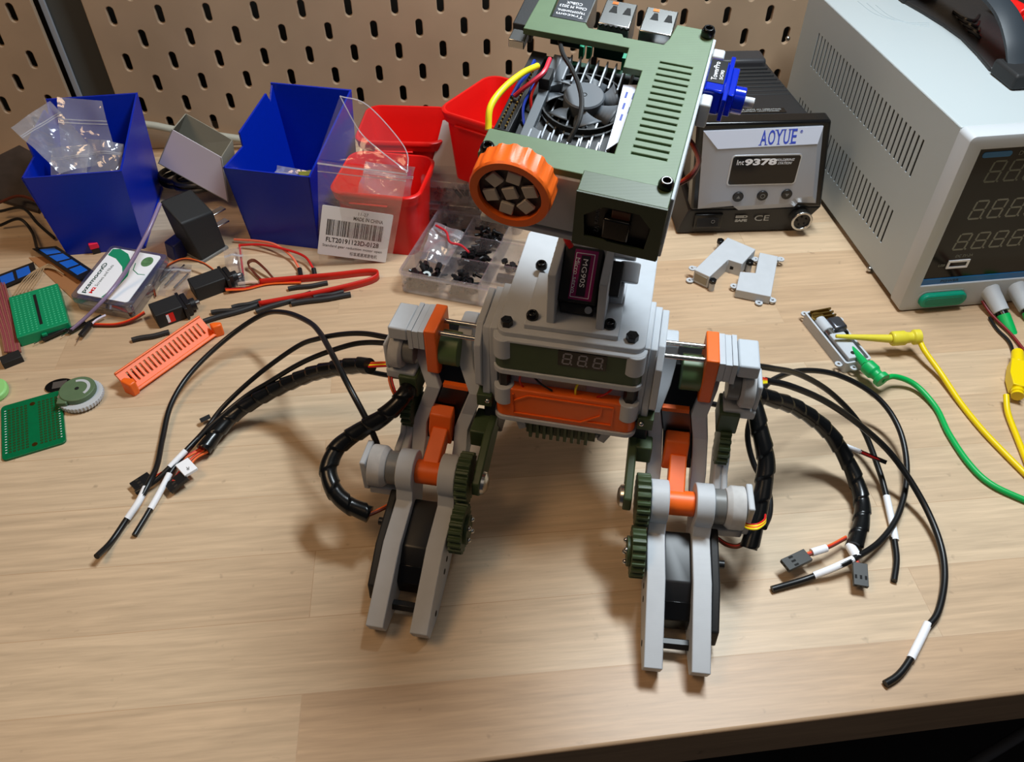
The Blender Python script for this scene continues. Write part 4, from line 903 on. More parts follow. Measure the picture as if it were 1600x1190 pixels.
# ribbon cable with black header at the left edge
rc_ = thing('ribbon_cable', P(15, 520, 0), 'reddish ribbon cable ending in a black header at the left edge', 'ribbon cable')
for i in range(9): MB().tube(spline([P(-22+i*3.5, 440, 2), P(-12+i*3.6, 480, 6), P(2+i*3.0, 520, 4), P(8+i*3, 550, 3)], 3), .75, 6).build('ribbon_strand', mat('ribbon_%d' % i, (150, 92-i % 2*20, 80), .5), rc_)
HF = frame2(P(8, 577, 0), P(38, 565, 0)); MB(HF).box(0, 13, 0, 9, 0, 5).build('header', BLACKM, rc_, bev=.3)
MB().prism([(0, 0), (1, 0), (1, 1)], 'z', 0, 1)
gl_ = thing('tool_handle', P(-20, 612, 0), 'pale green rounded handle end poking in at the left edge above the perfboard', 'tool')
HFm = frame2(P(-40, 622, 0), P(15, 606, 0)); hL_ = (P(15, 606, 0)-P(-40, 622, 0)).length; MB(HFm).prism(rrect(-22, hL_, -12, 9, 9), 'z', 0, 5).build('handle', mat('lime', (150, 215, 130), .45), gl_, bev=1.2)
# dark pouch and scraps at the far left behind
pchm = mat('pouch_brown', (52, 42, 38), .5, noise=.3, nscale=60, bump=.8, bscale=80)
pm = MB(); q0 = [P(-40, 300, 3), P(60, 330, 3), P(68, 246, 24), P(30, 226, 28), P(-40, 262, 26)]
pm.prism([(0, 0)], 'z', 0, 1) if False else None
lo = [v-Vector((0, 0, 3)) for v in q0]; A = [pm.v(v) for v in lo]; Cc = [pm.v(v) for v in q0]; pm.face(A[::-1]); pm.face(Cc)
for i in range(5): pm.face([A[i], A[(i+1) % 5], Cc[(i+1) % 5], Cc[i]])
pm.build('pouch', pchm, bev=1, label='dark brown pouch slumped against the left side of the left blue bin', cat='pouch')
for k, (pts, m, lb_) in enumerate((([(0, 330, 8), (35, 325, 14), (60, 350, 8), (85, 372, 3)], CABLE, 'thin black cord curling in front of the dark pouch'),
                    ([(0, 352, 4), (30, 342, 10), (50, 362, 5), (58, 388, 8)], CABLE, 'black cord dropping onto the far keypad'),
                    ([(-5, 318, 12), (30, 306, 16), (62, 318, 12), (72, 340, 6)], WIRE_B, 'brown wire bent over the dark pouch'))):
    MB().tube(spline(pz(pts), 2), 1.3, 8).build('cord', m, label=lb_, cat='cable')
# jumper wires near the breadboard
for k, (pts, m, a_, b2_, lb_) in enumerate((
    ([(108, 518, 3), (95, 516, 3), (85, 519, 2.5)], WIRE_K, (104, 513, 3), (66, 531, 2.5), 'black jumper plug beside the breadboard, its pins pointing left'),
    ([(165, 492, 4), (150, 500, 4), (138, 512, 3)], mat('wire_white', (225, 215, 230), .4), (142, 505, 4), (127, 527, 2.5), 'white jumper wire with a black plug below the screw case'),
    ([(158, 492, 3), (140, 502, 3), (128, 508, 3)], WIRE_K, (133, 503, 3.5), (108, 519, 2.5), 'black jumper wire lying left of the white jumper'))):
    jw = thing('jumper_wire', P(*pts[-1][:2], 0), lb_, 'jumper wire', 'jumper wires below the screw case')
    MB().tube(spline(pz(pts), 1.5), .8, 8).build('wire', m, jw)
    A_, B_ = P(*a_), P(*b2_); FF = frame2(A_, B_); MB(FF).box(0, (B_-A_).length, -1.6, 1.6, -1.3, 1.3).build('plug', BLACKP, jw, bev=.2)
    MB(FF).cyl(((B_-A_).length, 0, 0), ((B_-A_).length+6, 0, -.8), .3, n=6).build('pin', STEEL, jw)
# two black micro servos
def servo(fl, frr, z, d, label, lab=True, shaftx=.8, h=None):
    A_, B_ = P(*fl, z), P(*frr, z); FF = frame2(Vector((A_.x, A_.y, 0)), Vector((B_.x, B_.y, 0))); w = Vector((B_.x-A_.x, B_.y-A_.y)).length
    sv = thing('micro_servo', FF @ Vector((w/2, d/2, 0)), label, 'servo motor', 'loose black micro servos')
    MB(FF).box(0, w, 0, d, 0, z).build('servo_body', BLACKM, sv, bev=.7)
    MB(FF).box(w, w+2.2, -3, d+3, 1, z-1).build('mount_flange', BLACKP, sv, bev=.3)
    MB(FF).box(w+2.2, w+6, .5, d-1, .5, z-.5).build('gear_cover', BLACKP, sv, bev=.5)
    MB(FF).cyl((w+6, d*.35, z/2), (w+10, d*.35, z/2), 4.6, n=20).build('gear_tower', BLACKP, sv, bev=.3)
    MB(FF).cyl((w+10, d*.35, z/2), (w+13, d*.35, z/2), 2.2, n=16).build('output_shaft', STEEL, sv, bev=.2)
    if lab:
        MB(FF).box(w*.35, w*.62, -.1, 0, 2, z-2).build('servo_label', RED, sv); MB(FF).box(w*.35, w*.44, -.14, -.1, 2.5, z-2.5).build('label_stripe', PAPER, sv)
    return FF, w
servo((242, 494), (285, 478), 12, 17, 'nearer black micro servo with red label, just above the orange vent bracket')
servo((303, 452), (352, 434), 12, 16, 'farther black micro servo with shiny shaft, behind the nearer servo', lab=False)
def leads(lines, mats, label, name='servo_lead', r=.65):
    t = thing(name, P(lines[0][0], lines[0][1], 0), label, 'wire')
    for i, m in enumerate(mats):
        o = (i-(len(mats)-1)/2)*1.25
        MB().tube(spline([P(x+o*.5, y+o*1.2, z) for x, y, z in lines], 1.5), r, 6).build('wire', m, t)
leads([(226, 488, 6), (205, 500, 3), (180, 507, 1.5), (146, 507, 1.5)], (WIRE_O, WIRE_R, WIRE_B), 'flat orange and brown lead from the nearer servo towards the jumper wires')
leads([(352, 452, 4), (385, 450, 1.5), (420, 442, 1.5), (470, 440, 1.5)], (WIRE_B, WIRE_R, WIRE_O), 'flat brown lead running right from the farther servo')
leads([(243, 462, 2), (240, 440, 3), (255, 420, 5), (285, 405, 9), (315, 410, 10), (338, 425, 8)], (WIRE_O, WIRE_B), 'orange and brown lead arching behind the two black servos')
leads([(413, 442, 1.5), (392, 420, 3), (388, 410, 7), (398, 407, 8), (414, 420, 6), (428, 436, 2)], (WIRE_B, mat('wire_brown2', (80, 34, 20), .5), WIRE_B), 'brown flat lead folded into a narrow loop above the red sleeve')
# clear pins in a small bag
bag('zip_bag', [P(246, 462, 1), P(292, 462, 1), P(300, 412, 3), P(258, 412, 3)], 'tiny clear bag of steel pins lying between screw case and servos', seed=9, wr=.5, bulge=1.5, m=BAGM2)
for i, (x, y) in enumerate(((250, 440), (258, 446), (266, 436), (272, 450))):
    MB().cyl(P(x, y, 2.5), P(x+22, y-22, 2.5), .8, n=10).build('steel_pin', STEEL, label='steel pin in the tiny bag between screw case and servos', cat='pin', group='steel pins in the tiny bag')
bag('zip_bag', [P(352, 446, 2), P(384, 450, 2), P(378, 384, 12), P(350, 390, 12)], 'small clear bag standing over a black switch, left of the red wires', seed=10, wr=1.0, bulge=3, m=BAGM2)
sw = thing('slide_switch', P(372, 444, 0), 'black and chrome switch lying under the small clear bag', 'switch')
SWF = frame2(P(360, 444, 0), P(386, 440, 0)); MB(SWF).box(0, 11, 0, 6, 0, 5).build('switch_body', BLACKG, sw, bev=.4); MB(SWF).box(3, 9, -1.5, 0, 1, 4).build('switch_lever', STEEL, sw, bev=.3)
MB().tube(pz([(374, 382, 8), (380, 430, 4)]), .8, 6).build('wire', WIRE_R, label='short straight red wire through the small clear bag', cat='wire')
# red/orange pair of wires with black sleeves
for k, (pts, m, lb_) in enumerate((([(366, 374, 3), (400, 376, 5), (430, 382, 7), (455, 400, 5), (468, 420, 3)], mat('wire_salmon', (240, 120, 90), .4), 'salmon wire arching right to a black sleeve, before the second blue bin'),
                                   ([(374, 383, 3), (405, 382, 6), (440, 388, 8), (475, 400, 7), (490, 420, 4)], WIRE_R, 'red wire arching right to a black sleeve, before the second blue bin'))):
    t_ = thing('wire', P(pts[-1][0], pts[-1][1], 0), lb_, 'wire'); e = pts[-1]
    MB().tube(spline(pz(pts), 2), 1.0, 8).build('conductor', m, t_); MB().tube(pz([e, (e[0]+2, e[1]+11, 2)]), 1.9, 10).build('end_sleeve', BLACKP, t_)
# red heat-shrink folded into a hairpin
hs_ = thing('heat_shrink', P(500, 440, 0), 'long flat red heat-shrink sleeve bent into a hairpin', 'heat-shrink tubing')
pp = spline([P(406, 441, 3.2), P(450, 437, 3.2), P(520, 431, 3.2), P(575, 425, 3.2), P(591, 428, 3.2), P(582, 437, 3.2), P(540, 449, 3.2), P(470, 464, 3.2), P(405, 476, 3.2)], 2)
g = MB(); V = [(g.v(p+Vector((0, 0, -3.1))), g.v(p+Vector((0, 0, 3.1)))) for p in pp]
for p, q in zip(V, V[1:]): g.face([p[0], p[1], q[1], q[0]])
g.build('sleeve', mat('heatshrink_red', (196, 34, 22), .35), hs_, solid=1.2)
MB().tube(pz([(405, 441, 3), (390, 441, 2), (372, 443, 1.6)]), 1.2, 6).build('inner_wire', mat('pale_wire', (220, 190, 170), .5), hs_)
tubes = [((362, 480), (408, 470), 1.7), ((318, 502), (415, 473), 2.0), ((400, 486), (486, 458), 2.0), ((330, 488), (388, 481), 1.8), ((455, 474), (548, 460), 2.1), ((490, 464), (537, 456), 1.7), ((450, 451), (512, 442), 1.8), ((206, 531), (264, 519), 1.9), ((196, 593), (216, 578), 1.9)]
tl = ['short black sleeve tube touching the open end of the red sleeve', 'long black sleeve tube reaching from the vent bracket to the red sleeve', 'black sleeve tube lying along the lower arm of the red sleeve', 'black sleeve tube beside the farther servo, topmost of that bundle',
      'black sleeve tube farthest right, below the red sleeve', 'short black sleeve tube just above the rightmost one', 'black sleeve tube between the two arms of the red sleeve', 'black sleeve tube lying below the nearer servo', 'black sleeve tube end poking from under the vent bracket']
SLV = mat('heatshrink_black', (38, 38, 40), .5)
for (a, b_, r), lb_ in zip(tubes, tl):
    A_ = P(*a, r); B_ = P(*b_, r); L = (B_-A_).length
    MB().tube([A_.lerp(B_, i/8)+Vector((0, .5*sin(i), 0)) for i in range(9)], r, 10).build('heat_shrink', SLV, label=lb_, cat='heat-shrink tubing', group='loose black heat-shrink tubes')

# ================================================================ RED CONTAINERS
def redbox(F, w, d, h, label, tab=True):
    r = thing('container', F @ Vector((w/2, d/2, 0)), label, 'plastic container', 'round-cornered red plastic containers')
    n = 6; m = MB(F); ins = 6; rad = 11
    def ring(e, z, rr): return [m.v((x, y, z)) for x, y in rrect(e, w-e, e, d-e, rr, n)]
    loops = [ring(ins, 0, rad-3), ring(1.8, h-9, rad), ring(1.2, h-9, rad), ring(0, h-8.6, rad), ring(-.4, h-4, rad), ring(-1.2, h-3.6, rad+1), ring(-1.5, h-1, rad+1), ring(-.6, h, rad+1), ring(.9, h-.2, rad), ring(1.6, h-2.5, rad-1), ring(3.4, h-9, rad-1), ring(ins+2, 1.8, rad-4)]
    for A, C in zip(loops, loops[1:]):
        for i in range(len(A)): m.face([A[i], A[(i+1) % len(A)], C[(i+1) % len(A)], C[i]])
    m.face(loops[0][::-1]); m.face(loops[-1]); m.build('container_body', RED, r, sharp=50)
    if tab: MB(F).box(w*.22, w*.66, -2.2, -.2, h-9.5, h-8).build('grip_rib', RED, r, bev=.5)
    return r
a, c = P(513, 300, 58), P(651, 312, 58); FR1 = frame2(Vector((a.x, a.y+2, 0)), Vector((c.x, c.y+2, 0)))
redbox(FR1, (c-a).length, 62, 58, 'front red container behind the barcode bag, a clear bag inside')
a, c = P(560, 236, 64), P(694, 240, 64); FR2 = frame2(Vector((a.x, a.y, 0)), Vector((c.x, c.y, 0)))
a2 = FR1 @ Vector((0, 66, 0)); FR2 = FR2.copy(); FR2.translation = Vector((FR2.translation.x-4, max(FR2.translation.y, 616), 0))
redbox(FR2, 72, 62, 64, 'rear red container against the pegboard, left of the raised one')
bag('zip_bag', [FR1 @ Vector((12, 14, 30)), FR1 @ Vector((54, 12, 30)), FR1 @ Vector((62, 30, 66)), FR1 @ Vector((18, 40, 62))], 'crumpled clear bag of grey parts inside the front red container', seed=20, wr=2.5, bulge=8)
# clear lidded boxes stacked under the raised container
def clearbox(F, w, d, h, label, cont=True, group='lidded clear boxes under the raised container'):
    r = thing('lidded_box', F @ Vector((w/2, d/2, 0)), label, 'storage box', group)
    MB(F).prism(rrect(0, w, 0, d, 5), 'z', h-6, h).build('box_lid', CLEAR, r, bev=.8)
    MB(F).prism(rrect(1.5, w-1.5, 1.5, d-1.5, 5), 'z', 0, h-6.3).build('box_base', CLEAR, r, bev=.6)
    if cont:
        rr = random.Random(int(h*7)); k = MB(F)
        for i in range(60):
            x, y = rr.uniform(6, w-8), rr.uniform(6, d-8); k.cyl((x, y, 2), (x+rr.uniform(-4, 4), y+rr.uniform(-4, 4), rr.uniform(4, 9)), 1.5, n=7)
        k.build('hardware', BLACKP, r, kind='stuff')
    return r
a = P(654, 300, 34); FB = frame2(Vector((a.x, a.y, 0)), Vector((a.x+60, a.y-16, 0)))
clearbox(FB, 86, 62, 24, 'lower clear lidded box of black hardware, directly behind the open organizer')
FB2 = FB @ Matrix.Translation((1, 2, 24.2))
clearbox(FB2, 84, 60, 20, 'upper clear lidded box, lying on the lower one behind the organizer')
q = FB @ Vector((0, 0, 0))
tri = [PY(667, 292, 600), PY(742, 308, 590), PY(708, 190, 612), PY(692, 192, 614)]; pl = MB(); pl.hexa(tri+[p+Vector((0, 1, 2.2)) for p in tri])
pl.build('card_sheet', mat('card_white', (196, 192, 192), .8), bev=.4, label='pale card leaning between the rear and raised red containers', cat='card')
zb = 45
a, c = P(684, 170, 104), P(800, 206, 104); FR3 = frame2(Vector((a.x, a.y, 0)), Vector((c.x, c.y, 0))); FR3.translation = Vector((a.x, a.y, zb)); FR3 = FR3 @ Matrix.Translation((0, 0, 0))
redbox(FR3, 72, 72, 104-zb, 'raised red container at the rear right, partly hidden by the robot head')

# ================================================================ BARCODE BAG
ba, bb_, bc_, bd_ = P(499, 413, 1), P(606, 416, 1), None, None
bc_ = PY(637, 268, 523); bd_ = PY(496, 250, 540)
bagr = thing('parts_bag', (ba+bb_)/2, 'upright clear zip bag with barcode label, leaning on the front red container', 'plastic bag')
bb_ = P(612, 404, 1)
rnd = random.Random(3)
nrm = (bb_-ba).cross(bd_-ba).normalized()
def bpt(u, v, s): 
    p = ba*(1-u)*(1-v)+bb_*u*(1-v)+bc_*u*v+bd_*(1-u)*v
    return p+nrm*((2.2*sin(pi*u)*(1-v)**.5*s)+.25*s+.5*sin(7*u+5*v))
for s in (-1, 1):
    g = MB(); V = [[g.v(bpt(i/12, j/14, s)) for i in range(13)] for j in range(15)]
    for j in range(14):
        for i in range(12): g.face([V[j][i], V[j][i+1], V[j+1][i+1], V[j+1][i]])
    g.build('bag_skin', BAGM2, bagr, sharp=80)
g = MB(); g.tube([bpt(i/12, .97, -1)+Vector((0, -.4, 0)) for i in range(13)], .7, 5); g.tube([bpt(i/12, .90, -1)+Vector((0, -.4, 0)) for i in range(13)], .4, 5); g.build('zip_seal', BAGSEAL, bagr)
# open mouth of the bag, two flaps folding to a point
apex = PY(531, 150, 556)
for k, (m1, m2) in enumerate(((PY(562, 205, 548), PY(610, 190, 545)), (PY(585, 160, 555), PY(632, 230, 536)))):
    g = MB(); E1 = spline([apex, m1 if k == 0 else PY(575, 165, 553), m2 if k else PY(595, 236, 533), bc_], 3); n = len(E1)
    E0 = [bd_.lerp(bc_, i/(n-1)) if k == 0 else bd_.lerp(bc_, i/(n-1))+Vector((0, 1, .5)) for i in range(n)]
    A = [[g.v(E0[i].lerp(E1[i], j/5)+Vector((0, (1 if k else -1)*1.6*sin(pi*j/5), 0))) for i in range(n)] for j in range(6)]
    for j in range(5):
        for i in range(n-1): g.face([A[j][i], A[j][i+1], A[j+1][i+1], A[j+1][i]])
    g.build('bag_flap', BAGM2, bagr, sharp=80)
    MB().tube(E1, .45, 5).build('zip_track', BAGSEAL, bagr)
def onbag(px, py):                            # point of the bag front seen at a place of the photo
    d = ray(px, py); nn = (bb_-ba).cross(bd_-ba).normalized(); t = (ba-EYE).dot(nn)/d.dot(nn); return EYE+d*t
L0, L1, L2, L3 = onbag(500, 391), onbag(605, 408), onbag(612, 330), onbag(500, 317)
off = nrm*(-3.6 if nrm.dot(EYE-ba) < 0 else 3.6)
L0, L1, L2, L3 = [p+off for p in (L0, L1, L2, L3)]
ex = (L1-L0+L2-L3)/2; ey = (L3-L0+L2-L1)/2; wL, hL = ex.length, ey.length; ex.normalize(); ez = ex.cross(ey).normalized(); ey = ez.cross(ex)
LF = Matrix((ex, ey, ez)).transposed().to_4x4(); LF.translation = (L0+L3)/2-ey*hL/2
if ez.dot(EYE-L0) < 0: pass
lab = MB(LF).prism(rrect(0, wL, 0, hL, 1.2), 'z', -.1, .1).build('label_sticker', PAPER, bagr)
tx = MB(LF); ZT = lambda x, y: Matrix.Translation((x*wL, y*hL, .14))
tx.text('11-27', 3, ZT(.58, .92), fit=(wL*.14, hL*.065), ext=.02)
tx.text('MADE IN CHINA', 3, ZT(.66, .82), fit=(wL*.42, hL*.075), ext=.02, bold=.05)
tx.text('FLT20191123D-0128', 3, ZT(.48, .33), fit=(wL*.76, hL*.10), ext=.02, bold=.05)
tx.text('Standard gear reduction motor open', 3, ZT(.49, .20), fit=(wL*.86, hL*.07), ext=.02)
tx.text('标准减速减速电机', 3, ZT(.66, .09), fit=(wL*.40, hL*.08), ext=.02)
tx.build('lettering', INK, lab)
bc = MB(LF); rr = random.Random(12); x = .09
while x < .90:
    w_ = rr.choice((.005, .005, .009, .014)); bc.prism([(x*wL, hL*.42), ((x+w_)*wL, hL*.42), ((x+w_)*wL, hL*.74), (x*wL, hL*.74)], 'z', .1, .14); x += w_+rr.choice((.004, .006, .011))
bc.build('barcode', INK, lab, kind='stuff')
# little gear motor visible in the bottom of the bag
gmt = thing('gear_motor', (ba+bb_)/2+Vector((-2, 3, 0)), 'tiny brass and steel gear motor in the foot of the barcode bag', 'motor')
GMF = frame2(P(516, 406, 0), P(558, 409, 0)) @ Matrix.Translation((2, 1.5, 2)); MB(GMF).box(0, 9, 0, 5, 0, 8).build('gearbox', BRASS, gmt, bev=.3); MB(GMF).box(9, 19, 0, 5, 0, 8).build('motor_can', STEEL, gmt, bev=.8)

# ================================================================ OPEN ORGANIZER
Oa, Ob = P(622, 423, 20), P(748, 446, 20); OGF = frame2(Vector((Oa.x, Oa.y, 0)), Vector((Ob.x, Ob.y, 0)))
OW, OD, OH = 88, 84, 20; cw = (Ob-Oa).length/2.02
OD = hit(OGF, 668, 322, 2, OH).y
org = thing('organizer', OGF @ Vector((OW/2, OD/2, 0)), 'open clear compartment organizer full of black nylon hardware, beside the robot', 'storage box')
t = 1.1
b = MB(OGF).sheet(rrect(0, OW, 0, OD, 5), [], 1, Matrix.Translation((0, 0, 1))).build('tray_floor', CLEAR, org)
wl_ = MB(OGF)
wl_.sheet(rrect(0, OW, 0, OD, 5), [rrect(t, OW-t, t, OD-t, 4)], OH-1, Matrix.Translation((0, 0, OH)))
wl_.sheet(rrect(-1.2, OW+1.2, -1.2, OD+1.2, 6), [rrect(t, OW-t, t, OD-t, 4)], 1, Matrix.Translation((0, 0, OH-2))); wl_.build('tray_wall', CLEAR, org)
for i in (1, 2): MB(OGF).box(cw*i-.5, cw*i+.5, t, OD-t, 1, OH-1).build('divider', CLEAR, org)
for j in (1, 2): MB(OGF).box(t, OW-t, OD*j/3-.5, OD*j/3+.5, 1, OH-1).build('divider', CLEAR, org)
# nylon hardware: one prototype of each kind, then copies
def proto(kind):
    m = MB()
    if kind == 'screw': m.cyl((0, 0, 0), (0, 0, 5), 1.3, n=10); m.lathe([(0, 5), (2.6, 5), (2.6, 6.6), (1.6, 7.2), (0, 7.2)], (0, 0, 0), (0, 0, 1), 12)
    elif kind == 'standoff': m.prism([(2.5*cos(a*pi/3), 2.5*sin(a*pi/3)) for a in range(6)], 'z', 0, 7); m.cyl((0, 0, 7), (0, 0, 11), 1.2, n=8)
    else: m.prism([(2.7*cos(a*pi/3), 2.7*sin(a*pi/3)) for a in range(6)], 'z', 0, 2.2)
    return m
NYL = mat('nylon_black', (20, 20, 22), .3)
cells = [(0, 0, 'standoff', 'nearest left compartment of the organizer', 26, 0), (1, 0, 'screw', 'nearest middle compartment of the organizer', 34, 0), (0, 2, 'nut', 'farthest left compartment of the organizer', 24, 0), (1, 2, 'screw', 'farthest middle compartment of the organizer', 30, 0), (1, 1, 'standoff', 'central compartment of the organizer', 30, 0), (2, 1, 'nut', 'right-hand middle compartment of the organizer', 7, 0)]
rr = random.Random(4)
for ci, cj, kd, where, n_, _ in cells:
    first = None; nm = {'standoff': 'nylon_standoff', 'screw': 'nylon_screw', 'nut': 'nylon_nut'}[kd]
    for k in range(n_):
        rad = 4.2 if kd != 'nut' else 3
        x = rr.uniform(cw*ci+rad+1.5, cw*(ci+1)-rad-2); y = rr.uniform(OD*cj/3+rad+1.5, OD*(cj+1)/3-rad-2)
        if first is None:
            o = proto(kd).build(nm, NYL, origin=Vector((0, 0, 0)), label='black %s in the %s' % (nm.replace('_', ' '), where), cat=nm.split('_')[1], group='black hardware in the '+where); first = o
        else: o = first.copy(); COL.objects.link(o)
        z = 1.9+(k % 4)*(2.2 if kd == 'nut' else 2.6)+ (1 if kd != 'nut' else 0)
        o.location = (OGF @ Vector((x, y, z+(1 if kd != 'nut' else 0))))*S
        if kd == 'nut': o.rotation_euler = (rr.uniform(-.3, .3), rr.uniform(-.3, .3), rr.uniform(0, 6))
        else:
            o.rotation_euler = (rr.uniform(1.2, 1.7), 0, rr.uniform(0, 6.28))
            d = o.rotation_euler.to_matrix() @ Vector((0, 0, 4)); o.location -= d*S
MB(OGF @ Matrix.Translation((cw*.55, OD*.14, 10)) @ Matrix.Rotation(.5, 4, 'X')).pipe((0, 0, 0), (0, 0, 1), 1.8, 3.6, 20).build('washer', mat('washer_pale', (190, 205, 210), .4), label='pale washer on top of the black standoffs in the organizer', cat='washer')
MB(OGF @ Matrix.Translation((cw*2+4, OD*.36, 1.8))).box(0, 17, 0, 5, 0, 4).build('header_strip', BLACKP, bev=.4, label='black header strip in the right-hand compartments of the organizer', cat='electronic part')
MB(OGF @ Matrix.Translation((cw*2+4, OD*.10, 1.8)) @ Matrix.Rotation(.3, 4, 'Z')).cyl((0, 0, 1), (16, 3, 1), .6, n=8).build('steel_pin', STEEL, label='single steel pin in the nearest right compartment of the organizer', cat='pin')
bg = bag('zip_bag', [OGF @ Vector((5, OD*.34, 10)), OGF @ Vector((30, OD*.30, 12)), OGF @ Vector((34, OD*.62, 24)), OGF @ Vector((6, OD*.72, 24))], 'small clear bag with a red zip line lying across the organizer', seed=31, wr=1.6, bulge=3)
MB().tube(spline([P(681, 352, 25), P(697, 362, 24), P(703, 378, 24), P(720, 383, 22), P(733, 394, 21)], 1), 1.0, 6).build('zip_line', mat('zip_red', (190, 40, 50), .4), bg)

# ================================================================ BENCH POWER SUPPLY
QF = fr((327, 436, 0), 1.8); PH, PW, PD = 141, 150, 262; z0 = 5
psu = thing('bench_power_supply', QF @ Vector((PW/2, PD/2, 0)), 'large light grey bench power supply with vented side and carrying handle at the right edge', 'power supply')
def side(px, py): q = hit(QF, px, py, 0, 0); return q.y, q.z
s1, s2 = side(1280.6, 51), side(1443, 219); s1b, s2b = side(1265, 102), side(1420, 274)
r2a, r2b = side(1412, 327-0), side(1374, 376)
r2top = side(1395, 328)[1]; r2bot = side(1374, 376)[1]
zt1 = (s1[1]+s2[1])/2; zb1 = (s1b[1]+s2b[1])/2; n1 = 30
holes = []
yA, yB = s2[0], s1[0]
for i in range(n1):
    y = yA+(yB-yA)*i/(n1-1)
    holes.append([(y-1.05, zb1), (y+1.05, zb1), (y+1.05, zt1), (y-1.05, zt1)])
y2A = side(1395, 328)[0]
for i in range(n1):
    y = y2A+(yB-yA)*i/(n1-1)
    if y < PD-8: holes.append([(y-1.05, r2bot), (y+1.05, r2bot), (y+1.05, r2top), (y-1.05, r2top)])
SM = Matrix(((0, 0, -1, 0), (1, 0, 0, 0), (0, 1, 0, 0), (0, 0, 0, 1)))   # sheet XY -> local YZ, normal towards -X
MB(QF).sheet([(14, z0), (PD, z0), (PD, PH-1.5), (14, PH-1.5)], holes, .6, SM).build('side_panel', PSUM, psu, sharp=20)
MB(QF).prism([(14, PH-2.2), (14, PH), (PD, PH), (PD, PH-2.2)], 'x', 0, PW).build('top_cover', PSUM, psu, bev=1.2, seg=3)
MB(QF).box(6, PW, 16, PD-1, z0+.5, PH-3).build('inner_chassis', DARK, psu)
MB(QF).box(1, PW, PD-1, PD, z0, PH-2).build('rear_panel', PSUM, psu)
def fl(px, py, y=0): q = hit(QF, px, py, 1, y); return q.x, q.z
dl, dt, db = 9.5, PH-9, fl(1437, 443)[1]
bez = MB(QF)
FM = Matrix(((1, 0, 0, 0), (0, 0, 1, 0), (0, 1, 0, 0), (0, 0, 0, 1)))    # sheet XY -> local XZ
bez.sheet(rrect(-.6, PW, z0-4, PH+.6, 4), [[(dl, db-3), (PW-8, db-3), (PW-8, dt), (dl, dt)]], 14, Matrix.Translation((0, 0, 0)) @ FM @ Matrix.Translation((0, 0, 14)), bev=.8)
bez.build('front_bezel', PSUF, psu, sharp=30)
MB(QF).box(dl, PW-8, 2, 4, db-3, dt).build('display_glass', GLASSB, psu)
bs = fl(1437, 432)[1]
MB(QF).box(dl, PW-8, 1.4, 2.1, db-3, db+2).build('blue_band', mat('band_blue', (30, 110, 175), .3), psu)
MB(QF).prism(rrect(dl+4, dl+24, dt-7, dt-3, 1.8), 'y', 1.7, 2.05).build('badge', mat('badge_blue', (35, 110, 165), .4), psu)
bt_ = MB(QF).text('DC POWER SUPPLY', 4, Matrix.Translation((dl+48, 1.85, dt-5)) @ Matrix.Rotation(pi/2, 4, 'X'), fit=(38, 3)); bt_.build('lettering', SEG, psu)
dg = MB(QF); dg2 = MB(QF)
for (px, py, m, nn, w_, h_) in ((1539, 287, dg, 5, 8.5, 15), (1514, 345, dg2, 6, 8.5, 14), (1490, 393, dg2, 6, 8.5, 13)):
    x_, zz = fl(px, py)
    for i in range(nn): segdigit(m, Matrix.Translation((x_+i*13.5, 1.95, zz)) @ Matrix.Rotation(pi/2, 4, 'X'), w_, h_, 1.3, ext=.1)
dg.build('display_digit', SEG2, psu); dg2.build('display_digit', SEG, psu)
ux, uz = fl(1482, 420); um = MB(QF)
um.sheet([(ux-1, uz-1), (ux+15, uz-1), (ux+15, uz+6), (ux-1, uz+6)], [[(ux+.4, uz+.4), (ux+13.6, uz+.4), (ux+13.6, uz+4.4), (ux+.4, uz+4.4)]], 1, FM @ Matrix.Translation((0, 0, 2.2)))
um.build('usb_socket', PAPER, psu)
MB(QF).text('DC 5V-2A', 3, Matrix.Translation((ux+9, 1.9, uz+9.5)) @ Matrix.Rotation(pi/2, 4, 'X'), fit=(13, 2.2), shear=.2).build('lettering', SEG, psu)
MB(QF).text('USB', 3, Matrix.Translation((ux-5, 1.9, uz+2)) @ Matrix.Rotation(pi/2, 4, 'X'), fit=(5, 2), shear=.2).build('lettering', SEG, psu)
MB(QF).text('POWER', 3, Matrix.Translation((dl+22, 1.35, db-.5)) @ Matrix.Rotation(pi/2, 4, 'X'), fit=(14, 2)).build('lettering', INK, psu)
k0, k1 = fl(1435, 468), fl(1505, 460); zc = (k0[1]+k1[1])/2-.5
bu = MB(QF).prism(rrect(k0[0], k1[0]+1, zc-5.6, zc+5.6, 5), 'y', -4, 3).build('power_button', mat('button_green', (0, 150, 120), .4), psu, bev=1.2)
MB(QF).prism(rrect(k0[0]+3, k1[0]-2, zc-3, zc+3, 2.8), 'y', -4.3, -3.9).build('button_face', mat('button_green_dark', (0, 132, 104), .5), bu, bev=.2)
MB(QF).sheet(rrect(k0[0]-1.5, k1[0]+2.5, zc-7, zc+7, 6.2), [rrect(k0[0]-.2, k1[0]+1.2, zc-5.8, zc+5.8, 5.2)], .8, FM @ Matrix.Translation((0, 0, .6))).build('button_collar', PSUF, psu)
for y, z in (side(1232, 60), side(1360, 420)): MB(QF).ball((-.6, y, z), 2.2).build('case_screw', STEEL, psu)
MB(QF).box(8, 26, 16, 34, 0, z0).build('foot', BLACKM, psu); MB(QF).box(8, 26, PD-34, PD-16, 0, z0).build('foot', BLACKM, psu); MB(QF).box(PW-26, PW-8, 16, 34, 0, z0).build('foot', BLACKM, psu); MB(QF).box(PW-26, PW-8, PD-34, PD-16, 0, z0).build('foot', BLACKM, psu)
